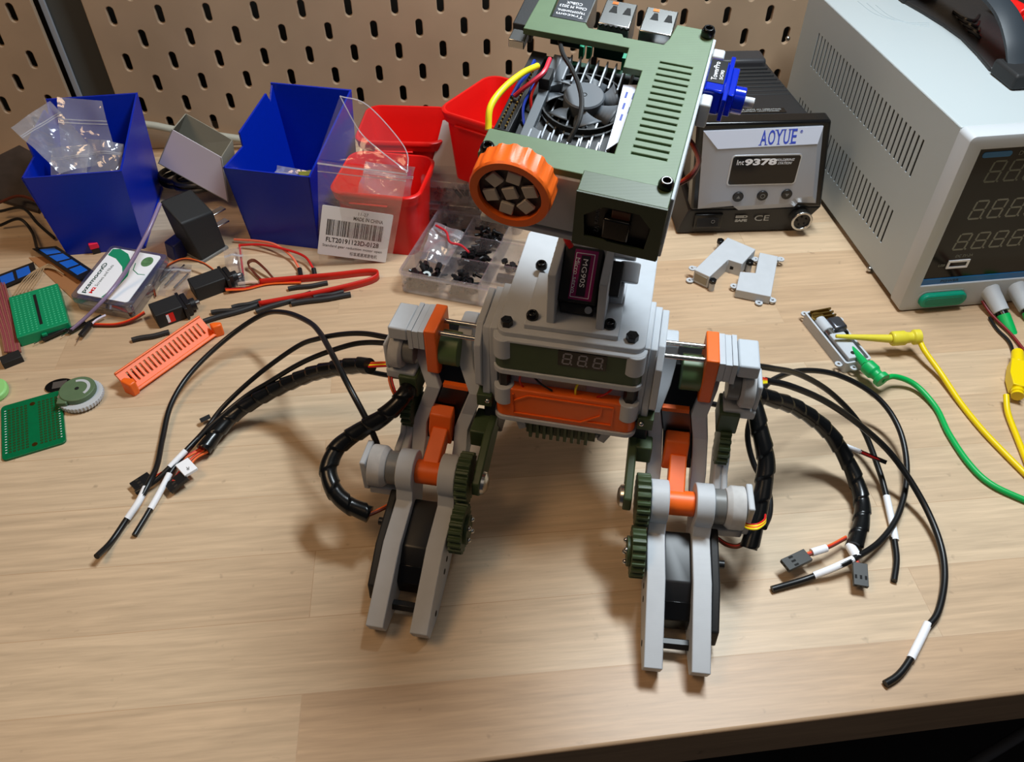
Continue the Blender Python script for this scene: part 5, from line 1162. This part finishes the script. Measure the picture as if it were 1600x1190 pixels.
# terminals with green plugs
for i, (px, py, px2, py2, lb_) in enumerate(((1550, 460, 1578, 485, 'green banana plug pushed into the white terminal nearest the green button'), (1590, 455, 1618, 480, 'second green banana plug in the white terminal at the picture edge'))):
    A_ = QF @ hit(QF, px, py, 1, -2); D_ = QF @ Vector((0, -1, 0))-QF.translation; e = A_+Vector((2.5, -14, -6))
    MB().lathe([(0, 0), (7, 0), (6.4, 4), (5.6, 20), (0, 20)], A_+(A_-e).normalized()*5, e, 20).build('terminal_post', WHITE, psu, bev=.4)
    pgt = thing('banana_plug', e, lb_, 'plug', 'green banana plugs on the power supply')
    d = (e-A_).normalized(); 
    MB().cyl(e-d*.5, e+d*3, 4.2).build('plug_collar', BLACKG, pgt, bev=.3)
    sp = spline([e+d*2, e+d*16+Vector((0, 0, -2)), e+d*32+Vector((3, -2, -9))], 1.5)
    MB().tube(sp, lambda t: 4.8-.8*t, 14).build('plug_body', mat('plug_green_%d' % i, (0, 175, 85), .4), pgt)
# yellow plug and lead
yb = P(1583, 598, 7); YF = frame2(P(1583, 620, 0), P(1583, 560, 0))
yp = thing('banana_plug', (yb.x, yb.y, 0), 'yellow stackable banana plug lying on the bench at the right edge', 'plug')
YM = mat('plug_yellow', (235, 205, 0), .38)
MB(YF).prism([(0, 4), (0, -4), (12, -5), (14, -16), (24, -17), (26, -5), (27, -5), (27, 5), (12, 6)], 'z', 2, 11).build('plug_body', YM, yp, bev=2, seg=3)
MB(YF).cyl((26, 0, 7), (40, 0, 7), 4.4, 3.8).build('plug_nose', YM, yp, bev=.6)
MB(YF).lathe([(0, 0), (4.2, 0), (4.2, 2), (3.2, 2.6), (4, 3.2), (4, 5), (3, 5.6), (3.8, 6.2), (3.8, 8), (0, 8)], (2, 0, 6.5), (-6, 0, 6.5), 18).build('strain_relief', YM, yp)
MB(YF).cyl((14, -11, 11.1), (14, -11, 10.5), 2.6).build('jack_hole', mat('hole_brown', (70, 30, 20), .6), yp)
MB().tube(spline(pz([(1572, 617, 6.5), (1575, 645, 3), (1590, 685, 2.2), (1612, 740, 2.2)]), 2), 1.9, 10).build('lead', YM, yp)
for pts, m, lb_ in (([(1535, 470, 6), (1550, 492, 3), (1580, 522, 2), (1610, 560, 2)], mat('wire_darkred', (120, 22, 20), .45), 'thin dark red wire under the green banana plugs'), ([(1546, 496, 1.6), (1558, 514, 1.6), (1578, 535, 2), (1586, 565, 1.6)], CABLE, 'thin black wire curving towards the yellow banana plug')):
    MB().tube(spline(pz(pts), 2), 1.1, 8).build('wire', m, label=lb_, cat='wire')
# handle
HB = QF
def tp(px, py, z=PH): q = hit(QF, px, py, 2, z); return q.x, q.y
hx, hy = tp(1560, 120); hx2, hy2 = tp(1428, 0)
hm = MB(QF); hm.prism(rrect(hx-4, hx+26, hy-22, hy+6, 2), 'z', PH, PH+11); hm.build('handle_base', BLACKM, psu, bev=2)
hm = MB(QF); hm.prism(rrect(hx-4, hx+26, hy2-8, hy2+22, 2), 'z', PH, PH+11); hm.build('handle_base', BLACKM, psu, bev=2)
hp_ = spline([(hx+8, hy-6, PH+8), (hx+8, hy+8, PH+22), (hx+8, hy+32, PH+34), (hx+8, (hy+hy2)/2, PH+38), (hx+8, hy2-20, PH+33), (hx+8, hy2+4, PH+18), (hx+8, hy2+8, PH+8)], 2)
hb = MB(QF)
V = [[hb.v((p.x+dx, p.y, p.z+dz)) for dx, dz in ((-8, -2.5), (9, -2.5), (9, 0), (5, 2), (-4, 2), (-8, 0))] for p in hp_]
for A, C in zip(V, V[1:]):
    for i in range(6): hb.face([A[i], A[(i+1) % 6], C[(i+1) % 6], C[i]])
hb.face(V[0]); hb.face(V[-1]); hb.build('handle_grip', mat('handle_slate', (46, 52, 58), .5), psu, sharp=40)
MB(QF).ball((hx+14, hy-10, PH+11), 3.6).build('handle_screw', STEEL, psu)
MB(QF).prism([(p[0], p[1]) for p in rrect(hx-7, hx-2, hy+10, hy2-12, 2)], 'z', PH, PH+.2).build('vent_shadow', BLACKM, psu) if False else None
# dark pouch of leads on top under the handle
dp = MB(QF); c_ = tp(1500, 52); 
ol = [tp(*q) for q in ((1412, 6), (1440, 22), (1472, 42), (1500, 62), (1525, 88), (1545, 112), (1600, 120), (1640, 60), (1600, -20), (1430, -20))]
dp.prism(ol, 'z', PH, PH+3); dp.build('lead_pouch', mat('pouch_dark', (36, 34, 34), .5, bump=1, bscale=120), bev=1, label='dark plastic pouch lying under the power supply handle', cat='pouch')
for i in range(4):
    MB().tube(spline([P(1490+i*8, 18+i*10, PH+4), P(1505+i*6, 28+i*8, PH+6), P(1522+i*3, 32+i*9, PH+5), P(1530, 24+i*10, PH+4)], 1.5), 1.2, 6).build('cord', CABLE, label='black cord coiled on the dark pouch under the handle', cat='cable', group='black cords on the dark pouch')
rp = thing('banana_plug', P(1592, 30, PH+3), 'red plug with ribbed sleeve at the top right corner of the picture', 'plug')
RF = fr(P(1592, 42, PH+4), 95); MB(RF).cyl((-2, 0, 8), (34, 0, 8), 7, 6).build('plug_body', RED, rp, bev=1); MB(RF).lathe([(0, 0)]+[(4.6 if i % 2 else 3.6, i*1.2) for i in range(12)]+[(0, 14)], (-2, 0, 8), (-14, -2, 6), 16).build('strain_relief', RED, rp)
MB(RF).tube(spline([RF @ Vector(q) for q in ((-14, -2, 6), (-26, -6, 2), (-40, -16, 2))], 2), 1.8, 8).build('lead', RED, rp)
dsk = mat('scuff_grey', (150, 162, 166), .5)
sc = MB()
for k in range(3): sc.tube(spline([P(1340+k*14, 2+k*3, PH+.05), P(1368+k*12, 22+k*2, PH+.05), P(1410+k*8, 34+k*2, PH+.05), P(1452, 36+k*3, PH+.05)], 2), .22, 4)
sc.build('scuff', dsk, psu)

# ================================================================ SOLDERING STATION
KF = frame2(P(1060, 366, 0), P(1243, 361, 0)); 
kw = (KF.inverted() @ P(1243, 361, 0)).x
st_ = thing('soldering_station', KF @ Vector((kw/2, 60, 0)), 'black and silver soldering station with a blue-lettered front, between robot and power supply', 'soldering station')
KM = mat('station_black', (34, 34, 36), .45, bump=.15); KS = mat('station_silver', (158, 162, 172), .35, .2)
def kf(px, py, y=0): q = hit(KF, px, py, 1, y); return q.x, q.z
tl, tr, bl_, br_ = kf(1088, 195), kf(1300, 182), kf(1078, 330), kf(1283, 318)
xl_, xr_ = tl[0], tr[0]; ztop = (tl[1]+tr[1])/2; zmid = (bl_[1]+br_[1])/2
kb = MB(KF); D_ = 150
kb.hexa([(-2, 0, 1), (kw, 0, 1), (kw, D_, 1), (-2, D_, 1), (bl_[0]-1, -1, zmid), (br_[0]+1, -1, zmid), (br_[0]-4, D_, zmid), (bl_[0]+4, D_, zmid)]); kb.build('station_base', KM, st_, bev=1.5)
kb = MB(KF); kb.hexa([(bl_[0]+3, 2, zmid-1), (br_[0]-3, 2, zmid-1), (br_[0]-8, D_, zmid), (bl_[0]+8, D_, zmid), (xl_+6, 6, ztop-3), (xr_-10, 6, ztop-3), (xr_-16, D_, ztop-10), (xl_+12, D_, ztop-10)])
kb.build('station_body', KM, st_, bev=3, seg=3)
fm_ = MB(KF); fm_.hexa([(bl_[0], -2, zmid), (br_[0], -2, zmid), (br_[0], 12, zmid), (bl_[0], 12, zmid), (xl_, -2, ztop), (xr_, -2, ztop), (xr_, 12, ztop), (xl_, 12, ztop)]); fm_.build('front_frame', BLACKG, st_, bev=2, seg=3)
# silver bezel: outer outline and raised inner field
o_ = [kf(1090, 325, -2), kf(1150, 320, -2), kf(1153, 327, -2), kf(1240, 322, -2), kf(1247, 315, -2), kf(1274, 316, -2), kf(1286, 196, -2), kf(1099, 204, -2)]
i_ = [kf(1112, 316, -5), kf(1140, 313, -5), kf(1146, 322, -5), kf(1235, 317, -5), kf(1240, 309, -5), kf(1270, 306, -5), kf(1277, 224, -5), kf(1121, 232, -5)]
bz_ = MB(KF); A = [bz_.v((x, -2, z)) for x, z in o_]; A2 = [bz_.v((x, -3, z)) for x, z in o_]; C_ = [bz_.v((x, -5.5, z)) for x, z in i_]
bz_.face(A); bz_.face(C_[::-1])
for U_, V_ in ((A, A2), (A2, C_)):
    for i in range(8): bz_.face([U_[i], U_[(i+1) % 8], V_[(i+1) % 8], V_[i]])
bz_.build('silver_bezel', KS, st_, sharp=15)
# white name strip along the sloped top of the bezel
v = [KF @ Vector((o_[7][0], -3.1, o_[7][1])), KF @ Vector((o_[6][0], -3.1, o_[6][1])), KF @ Vector((i_[6][0], -5.7, i_[6][1])), KF @ Vector((i_[7][0], -5.7, i_[7][1]))]
nrm2 = (v[3]-v[0]).cross(v[1]-v[0]).normalized(); nrm2 = nrm2 if nrm2.dot(EYE-v[0]) > 0 else -nrm2
m = MB(); m.hexa([p-nrm2*.05 for p in (v[3], v[2], v[1], v[0])]+[p+nrm2*.25 for p in (v[3], v[2], v[1], v[0])]); m.build('name_strip', mat('name_silver', (205, 212, 230), .4), st_)
ex = (v[2]-v[3]).normalized(); ey = nrm2.cross(ex); TFm2 = Matrix((ex, ey, nrm2)).transposed().to_4x4(); cc = (v[0]+v[1]+v[2]+v[3])/4; hh_ = (v[0]-v[3]).length
TFm2.translation = cc+ex*hh_*.55+nrm2*.3
lg = MB(TFm2); lh = hh_*.62
for ch_, cx, cw_, feet in (('A', -11.6, 5.2, ((-2.3, 0), (2.3, 0))), ('O', -5.6, 5.2, ()), ('Y', 0, 5.2, ((0, 0), (-2.3, 1), (2.3, 1))), ('U', 5.8, 4.6, ((-2, 1), (2, 1))), ('E', 11.4, 4.0, ((-1.8, 0), (-1.8, 1)))):
    lg.text(ch_, 8, Matrix.Translation((cx, 0, 0)), fit=(cw_, lh), ext=.05, bold=.1)
    for fx, top_ in feet:
        yy = lh/2-.3 if top_ else -lh/2+.3; lg.box(cx+fx-1.2, cx+fx+1.2, yy-.3, yy+.3, -.05, .055)
lg.build('lettering', mat('logo_blue', (60, 80, 190), .4), st_)
MB(TFm2).text('®', 2, Matrix.Translation((16.5, 3.4, 0)), fit=(2.2, 2.2), ext=.05).build('lettering', MATS['logo_blue'], st_)
# screen
a0, a1 = kf(1137, 288, -5.6), kf(1252, 242, -5.6)
MB(KF).prism(rrect(a0[0]-1.2, a1[0]+1.2, a0[1]-1.2, a1[1]+1.2, 3), 'y', -5.9, -5).build('screen_frame', mat('frame_silver', (195, 200, 208), .35, .5), st_, bev=.2)
scr = MB(KF).prism(rrect(a0[0], a1[0], a0[1], a1[1], 2), 'y', -6.2, -5.2).build('screen', mat('screen_black', (10, 11, 14), .12), st_)
sw_, shh = a1[0]-a0[0], a1[1]-a0[1]; kt = MB(KF); KT = lambda x, y: Matrix.Translation((a0[0]+x*sw_, -6.25, a0[1]+y*shh)) @ Matrix.Rotation(pi/2, 4, 'X')
kt.text('Int', 4, KT(.12, .80), fit=(5.5, 4.2)); kt.text('9378', 6, KT(.42, .80), fit=(25, 5.6), bold=.25); kt.text('SOLDERING', 3, KT(.78, .86), fit=(14, 2), shear=.3); kt.text('STATION', 3, KT(.78, .74), fit=(11, 2), shear=.3)
kt.build('lettering', PAPER, scr)
for i, px in enumerate((1153, 1191, 1229)):
    q = kf(px, 307-i*2, -5.6); bo = MB(KF).cyl((q[0], -7, q[1]), (q[0], -5, q[1]), 4.3, n=24).build('push_button', BLACKP, st_, bev=.5)
    a_ = MB(KF)
    if i == 1: a_.sheet([(q[0]+2*cos(t), q[1]+2*sin(t)) for t in [j*pi/8 for j in range(16)]], [[(q[0]+1.5*cos(t), q[1]+1.5*sin(t)) for t in [j*pi/8 for j in range(16)]]], .1, FM @ Matrix.Translation((0, 0, -7.05)))
    else: s_ = 1 if i == 0 else -1; a_.prism([(q[0]-1.6, q[1]-1*s_), (q[0]+1.6, q[1]-1*s_), (q[0], q[1]+1.6*s_)], 'y', -7.1, -7)
    a_.build('button_mark', GREYP, bo)
# lower front: rocker switch, marks, connector
q = kf(1105, 345, -1.5); rk = MB(KF).box(q[0]-11, q[0]+12, -3, 0, q[1]-6.5, q[1]+7).build('rocker_switch', BLACKG, st_, bev=.8)
MB(KF).prism([(-4.5, q[1]-4), (-3, q[1]+4), (-2, q[1]+4), (-2, q[1]-4)], 'x', q[0]-9, q[0]+9).build('rocker', BLACKP, rk, bev=.3)
mk_ = MB(KF).sheet([(q[0]+4+1.6*cos(t), q[1]+1+1.6*sin(t)) for t in [j*pi/8 for j in range(16)]], [[(q[0]+4+1.2*cos(t), q[1]+1+1.2*sin(t)) for t in [j*pi/8 for j in range(16)]]], .1, FM @ Matrix.Translation((0, 0, -4.3))); mk_.build('switch_mark', GREYP, rk)
q = kf(1160, 341, -1.6); mt_ = MB(KF); QT = lambda x, z: Matrix.Translation((x, -1.9, z)) @ Matrix.Rotation(pi/2, 4, 'X')
mt_.text('ESD', 3, QT(q[0]-1, q[1]+1.8), fit=(10, 2.6), bold=.2); mt_.text('SAFE', 3, QT(q[0]-1, q[1]-1.8), fit=(10, 2.6), bold=.2)
mt_.text('CE', 5, QT(q[0]+16, q[1]), fit=(12, 5.2)); mt_.build('lettering', mat('print_grey', (170, 172, 172), .5), st_)
q = kf(1250, 340, -3); cn = MB(KF).pipe((q[0], -9, q[1]), (q[0], -1, q[1]), 6.6, 8.6, 32).build('din_socket', STEEL, st_, bev=.5)
MB(KF).cyl((q[0], -7.5, q[1]), (q[0], -1, q[1]), 6.6).build('socket_face', BLACKP, cn)
for k in range(5): MB(KF).cyl((q[0]+3.8*cos(k*1.25+.5), -8.2, q[1]+3.8*sin(k*1.25+.5)), (q[0]+3.8*cos(k*1.25+.5), -7.4, q[1]+3.8*sin(k*1.25+.5)), .8, n=8).build('contact', DARK, cn)
# top: warning sticker, ribbed block, rear knob
TZ = Matrix.Identity(4)
q1 = hit(KF, 1175, 172, 2, ztop-3); ws = MB(KF); sl_ = -7/(D_-6)
WS = Matrix.Translation((q1.x+1, q1.y, ztop-2.75+sl_*(q1.y-6))) @ Matrix.Rotation(math.atan(sl_), 4, 'X')
ws.prism([(-24, -3.4), (24, -3.4), (24, 3.4), (-24, 3.4)], 'z', 0, .01) if False else ws.addmesh((lambda me: me)(bpy.data.meshes.new('e')), I4)
MB(KF @ WS).box(-25, 25, -4, 4, 0, .15).build('warning_sticker', BLACKG, st_)
wt_ = MB(KF @ WS); wt_.sheet([(-24, -3), (-15, -3), (-19.5, 3.6)], [], .1, Matrix.Translation((0, 0, .25)))
wt_.text('NEVER LEAVE AN OPERATING', 3, Matrix.Translation((4, 1.8, .22)), fit=(36, 2)); wt_.text('EQUIPMENT UNATTENDED', 3, Matrix.Translation((4, -1.5, .22)), fit=(32, 2)); wt_.build('lettering', MATS['print_grey'], st_)
MB(KF @ WS).box(-19.8, -19.2, -1.2, 1.6, .25, .3).build('warning_mark', INK, st_)
rbk = MB(KF)
ya, yb_ = hit(KF, 1200, 148, 2, ztop-6).y, hit(KF, 1200, 104, 2, ztop-6).y
for i in range(8):
    y = ya+(yb_-ya)*i/7; rbk.box(xl_+16, xr_-14-i*.6, y-1.5, y+1.8, ztop-14, ztop-3.5+sl_*(y-6)*.6)
rbk.build('ribbed_block', BLACKM, st_, bev=.5)
q2 = hit(KF, 1170, 90, 2, ztop-6); MB(KF).box(xl_+22, xr_-18, yb_+5, yb_+26, ztop-20, ztop-2).build('rear_cover', mat('rear_grey', (52, 52, 55), .4), st_, bev=3, seg=3)
for x in (6, kw-14): MB(KF).box(x, x+8, 2, 10, 0, 1.2).build('foot', BLACKM, st_)
for x in (6, kw-14): MB(KF).box(x, x+8, D_-14, D_-6, 0, 1.2).build('foot', BLACKM, st_)

# ================================================================ SMALL PARTS ON THE RIGHT
def housing(outl_px, z, label, extra):
    pts = [P(x, y, z) for x, y in outl_px]; c = sum(pts, Vector())/len(pts)
    r = thing('gearbox_housing', (c.x, c.y, 0), label, 'printed part', 'white L-shaped housings')
    MB().prism([(p.x, p.y) for p in pts], 'z', .8, z).build('shell', WHITE, r, bev=.5)
    MB().prism([(c.x+(p.x-c.x)*.97, c.y+(p.y-c.y)*.97) for p in pts], 'z', 0, 1.2).build('base_rim', WHITE, r)
    for kind, px, py, hz in extra:
        p = P(px, py, hz)
        if kind == 'tab':
            MB().pipe((p.x, p.y, hz-1.2), (p.x, p.y, hz), 1.1, 2.9, 20).build('screw_tab', WHITE, r, bev=.2)
            MB().tube([p+Vector((0, 0, -.6)), Vector((c.x, c.y, hz-.6))*.12+(p+Vector((0, 0, -.6)))*.88], 1.1, 6).build('tab_web', WHITE, r)
        else:
            MB().cyl((p.x, p.y, 0), (p.x, p.y, hz-2), 2.2, n=16).build('screw_post', WHITE, r); MB().prism([(p.x+3*cos(a*pi/3), p.y+3*sin(a*pi/3)) for a in range(6)], 'z', hz-2, hz+1).build('screw', BLACKG, r, bev=.4)
    return r
h1 = housing([(1137, 370.5), (1181, 389), (1160, 412), (1138, 405), (1109, 432), (1085, 421)], 12, 'left white L-shaped housing with black corner screws, front of the soldering station',
        [('tab', 1082, 418, 9), ('tab', 1078, 437, 2), ('tab', 1180, 404, 5), ('screw', 1172, 409, 9), ('screw', 1114, 438, 9), ('screw', 1126, 376, 9)])
wp = P(1146, 416, 7); MB(fr((wp.x, wp.y, 5), -20)).box(-2.4, 2.4, -.3, 1, -1, 1.6).build('cable_slot', DARK, h1)
wp = P(1096, 438, 5); W1, W2 = P(1086, 430, 6), P(1106, 440, 6); HFq = frame2(Vector((W1.x, W1.y, 0)), Vector((W2.x, W2.y, 0)))
MB(HFq).box(.5, (W2-W1).length-.5, -1.6, 3, 3, 9.6).build('open_end', mat('housing_inside', (150, 146, 132), .7), h1)
housing([(1187, 394), (1216, 400), (1204.6, 463), (1150, 452), (1156.5, 424), (1180.5, 426)], 8, 'right white L-shaped housing, lying open side down beside the screwed one',
        [('tab', 1220, 404, 6), ('tab', 1147, 446, 4), ('tab', 1207, 468, 3), ('tab', 1186, 472, 2)])
# gear motor in its opened white case
GA, GB = P(1252, 502, 0), P(1316, 583, 0)
GF = frame2(GA, GB); gl2 = (GB-GA).length; gw = (GF.inverted() @ P(1330, 520, 0)).y; gw = 20
gm_ = thing('gear_motor', GF @ Vector((gl2/2, gw/2, 0)), 'opened white gear motor case with brass gears, the yellow and green clips hooked on', 'motor')
MB(GF).sheet(rrect(0, gl2, 0, gw, 2), [rrect(1.4, gl2-1.4, 1.4, gw-1.4, 1.4)], 9, Matrix.Translation((0, 0, 9))).build('case_wall', WHITE, gm_)
MB(GF).prism(rrect(.4, gl2-.4, .4, gw-.4, 2), 'z', 0, 1.4).build('case_floor', WHITE, gm_)
MB(GF).box(2, 12, gw-16, gw-1, 1.6, 9).build('gearbox', BRASS, gm_, bev=.5)
gg = MB(GF)
for i in range(3): gg.box(2+i*3.6, 3+i*3.6, gw-17, gw-.5, 9, 11)
gg.build('gear_frame', mat('brass_dark', (120, 92, 42), .4, .9), gm_)
MB(GF).cyl((8, 6, 6), (8, 6, 10.5), 4.5, n=14).build('pinion', BRASS, gm_)
MB(GF).box(13, 26, gw-11, gw-.5, 2, 13).build('motor_can', mat('motor_steel', (110, 112, 120), .3, .9), gm_, bev=2)
MB(GF).cyl((26, gw-5.5, 7.5), (29, gw-5.5, 7.5), 4.8).build('motor_cap', BLACKM, gm_, bev=.4)
MB(GF).cyl((10, 6.5, 8), (23, 6.5, 8), 4.2, n=20).build('white_pinion', WHITE, gm_, bev=.6)
MB(GF).cyl((23, 6.5, 8), (29, 6.5, 8), 3.6, n=20).build('shaft_collar', STEEL, gm_, bev=.4)
pk = MB(GF); pk.box(29, gl2-1.6, 2.6, gw-6, 6, 12); pk.build('cover_plate', WHITE, gm_, bev=.6)
for x in (33, gl2-6): MB(GF).cyl((x, gw/2-2, 11.9), (x, gw/2-2, 12.1), 1.7, n=16).build('cover_hole', DARK, gm_)
for x, y, z in ((-1.5, 2, 6), (12, gw+2.4, 7), (gl2+1.8, 6, 6), (gl2+1.4, 14, 9), (gl2-4, -2.2, 6)): MB(GF).pipe((x, y, z-1.2), (x, y, z), 1.0, 2.6, 16).build('screw_tab', WHITE, gm_)
# hook clips with their leads
def hook(tip, body0, body1, wirepts, m, mb_, label, r=1.9):
    T_, A_, B_ = P(*tip), P(*body0), P(*body1); t = thing('test_clip', (A_.x, A_.y, 0), label, 'test lead'); d = (B_-A_).normalized(); L = (B_-A_).length
    MB().cyl(T_, A_, 1.3, 3.0, n=16).build('probe_nose', mb_, t, bev=.2)
    MB().lathe([(0, 0), (4.4, 0), (5.2, 1), (5.2, L*.45), (4.0, L*.55), (3.8, L*.72), (5.4, L*.78), (5.4, L), (0, L)], A_, B_, 20).build('clip_body', mb_, t, bev=.3)
    MB().tube(spline([B_-d*1]+pz(wirepts), 2), r, 10).build('lead', m, t)
YM2 = mat('clip_yellow', (222, 205, 60), .4); GM2 = mat('clip_green', (0, 165, 85), .4)
hook((1306, 525, 16), (1392, 529, 13), (1437, 526, 14), [(1445, 548, 10), (1470, 583, 5), (1500, 628, 2.2), (1532, 668, 2), (1565, 703, 2), (1610, 748, 2)], YM, YM2, 'yellow hook clip on the gear motor, its yellow lead trailing to the right edge')
hook((1322, 533, 9), (1353, 570, 13), (1380, 595, 12), [(1398, 588, 9), (1430, 601, 5), (1462, 636, 2.2), (1483, 678, 2), (1515, 725, 2), (1550, 757, 2), (1610, 785, 2)], WIRE_G, GM2, 'green hook clip on the gear motor, its green lead curving to the right edge')

# ================================================================ CAMERA AND LIGHT
cam = bpy.data.cameras.new('camera'); cam.sensor_width = 36; cam.lens = FOC/1600*36; cam.clip_start = .01; cam.clip_end = 20
co = bpy.data.objects.new('camera', cam); COL.objects.link(co)
R3 = Matrix((RT, UP, -FWD)).transposed()
co.matrix_world = Matrix.Translation(EYE*S) @ R3.to_4x4()
bpy.context.scene.camera = co
def area(name, loc, target, sx, sy, power, col):
    l = bpy.data.lights.new(name, 'AREA'); l.shape = 'RECTANGLE'; l.size = sx*S; l.size_y = sy*S; l.energy = power; l.color = col
    o = bpy.data.objects.new(name, l); COL.objects.link(o); d = (Vector(target)-Vector(loc)).normalized()
    o.matrix_world = Matrix.Translation(Vector(loc)*S) @ d.to_track_quat('-Z', 'Y').to_matrix().to_4x4(); return o
area('bench_lamp', (270, 455, 740), (180, 390, 0), 300, 90, 7.4, (.84, .94, 1.0))
area('room_lamp_warm', (-560, 180, 1050), (-150, 350, 0), 400, 400, 3.7, (1.0, .67, .38))
area('soft_fill', (350, -500, 1400), (0, 350, 0), 900, 700, 1.0, (1.0, .85, .70))  # soft fill added from the front to lift shaded faces, no known lamp
w = bpy.data.worlds.new('world'); bpy.context.scene.world = w; w.use_nodes = True
w.node_tree.nodes['Background'].inputs[0].default_value = (.80, .85, 1, 1); w.node_tree.nodes['Background'].inputs[1].default_value = .035
vs = bpy.context.scene.view_settings; vs.view_transform = 'Standard'; vs.look = 'None'; vs.gamma = 1; vs.exposure = 0; vs.use_curve_mapping = False
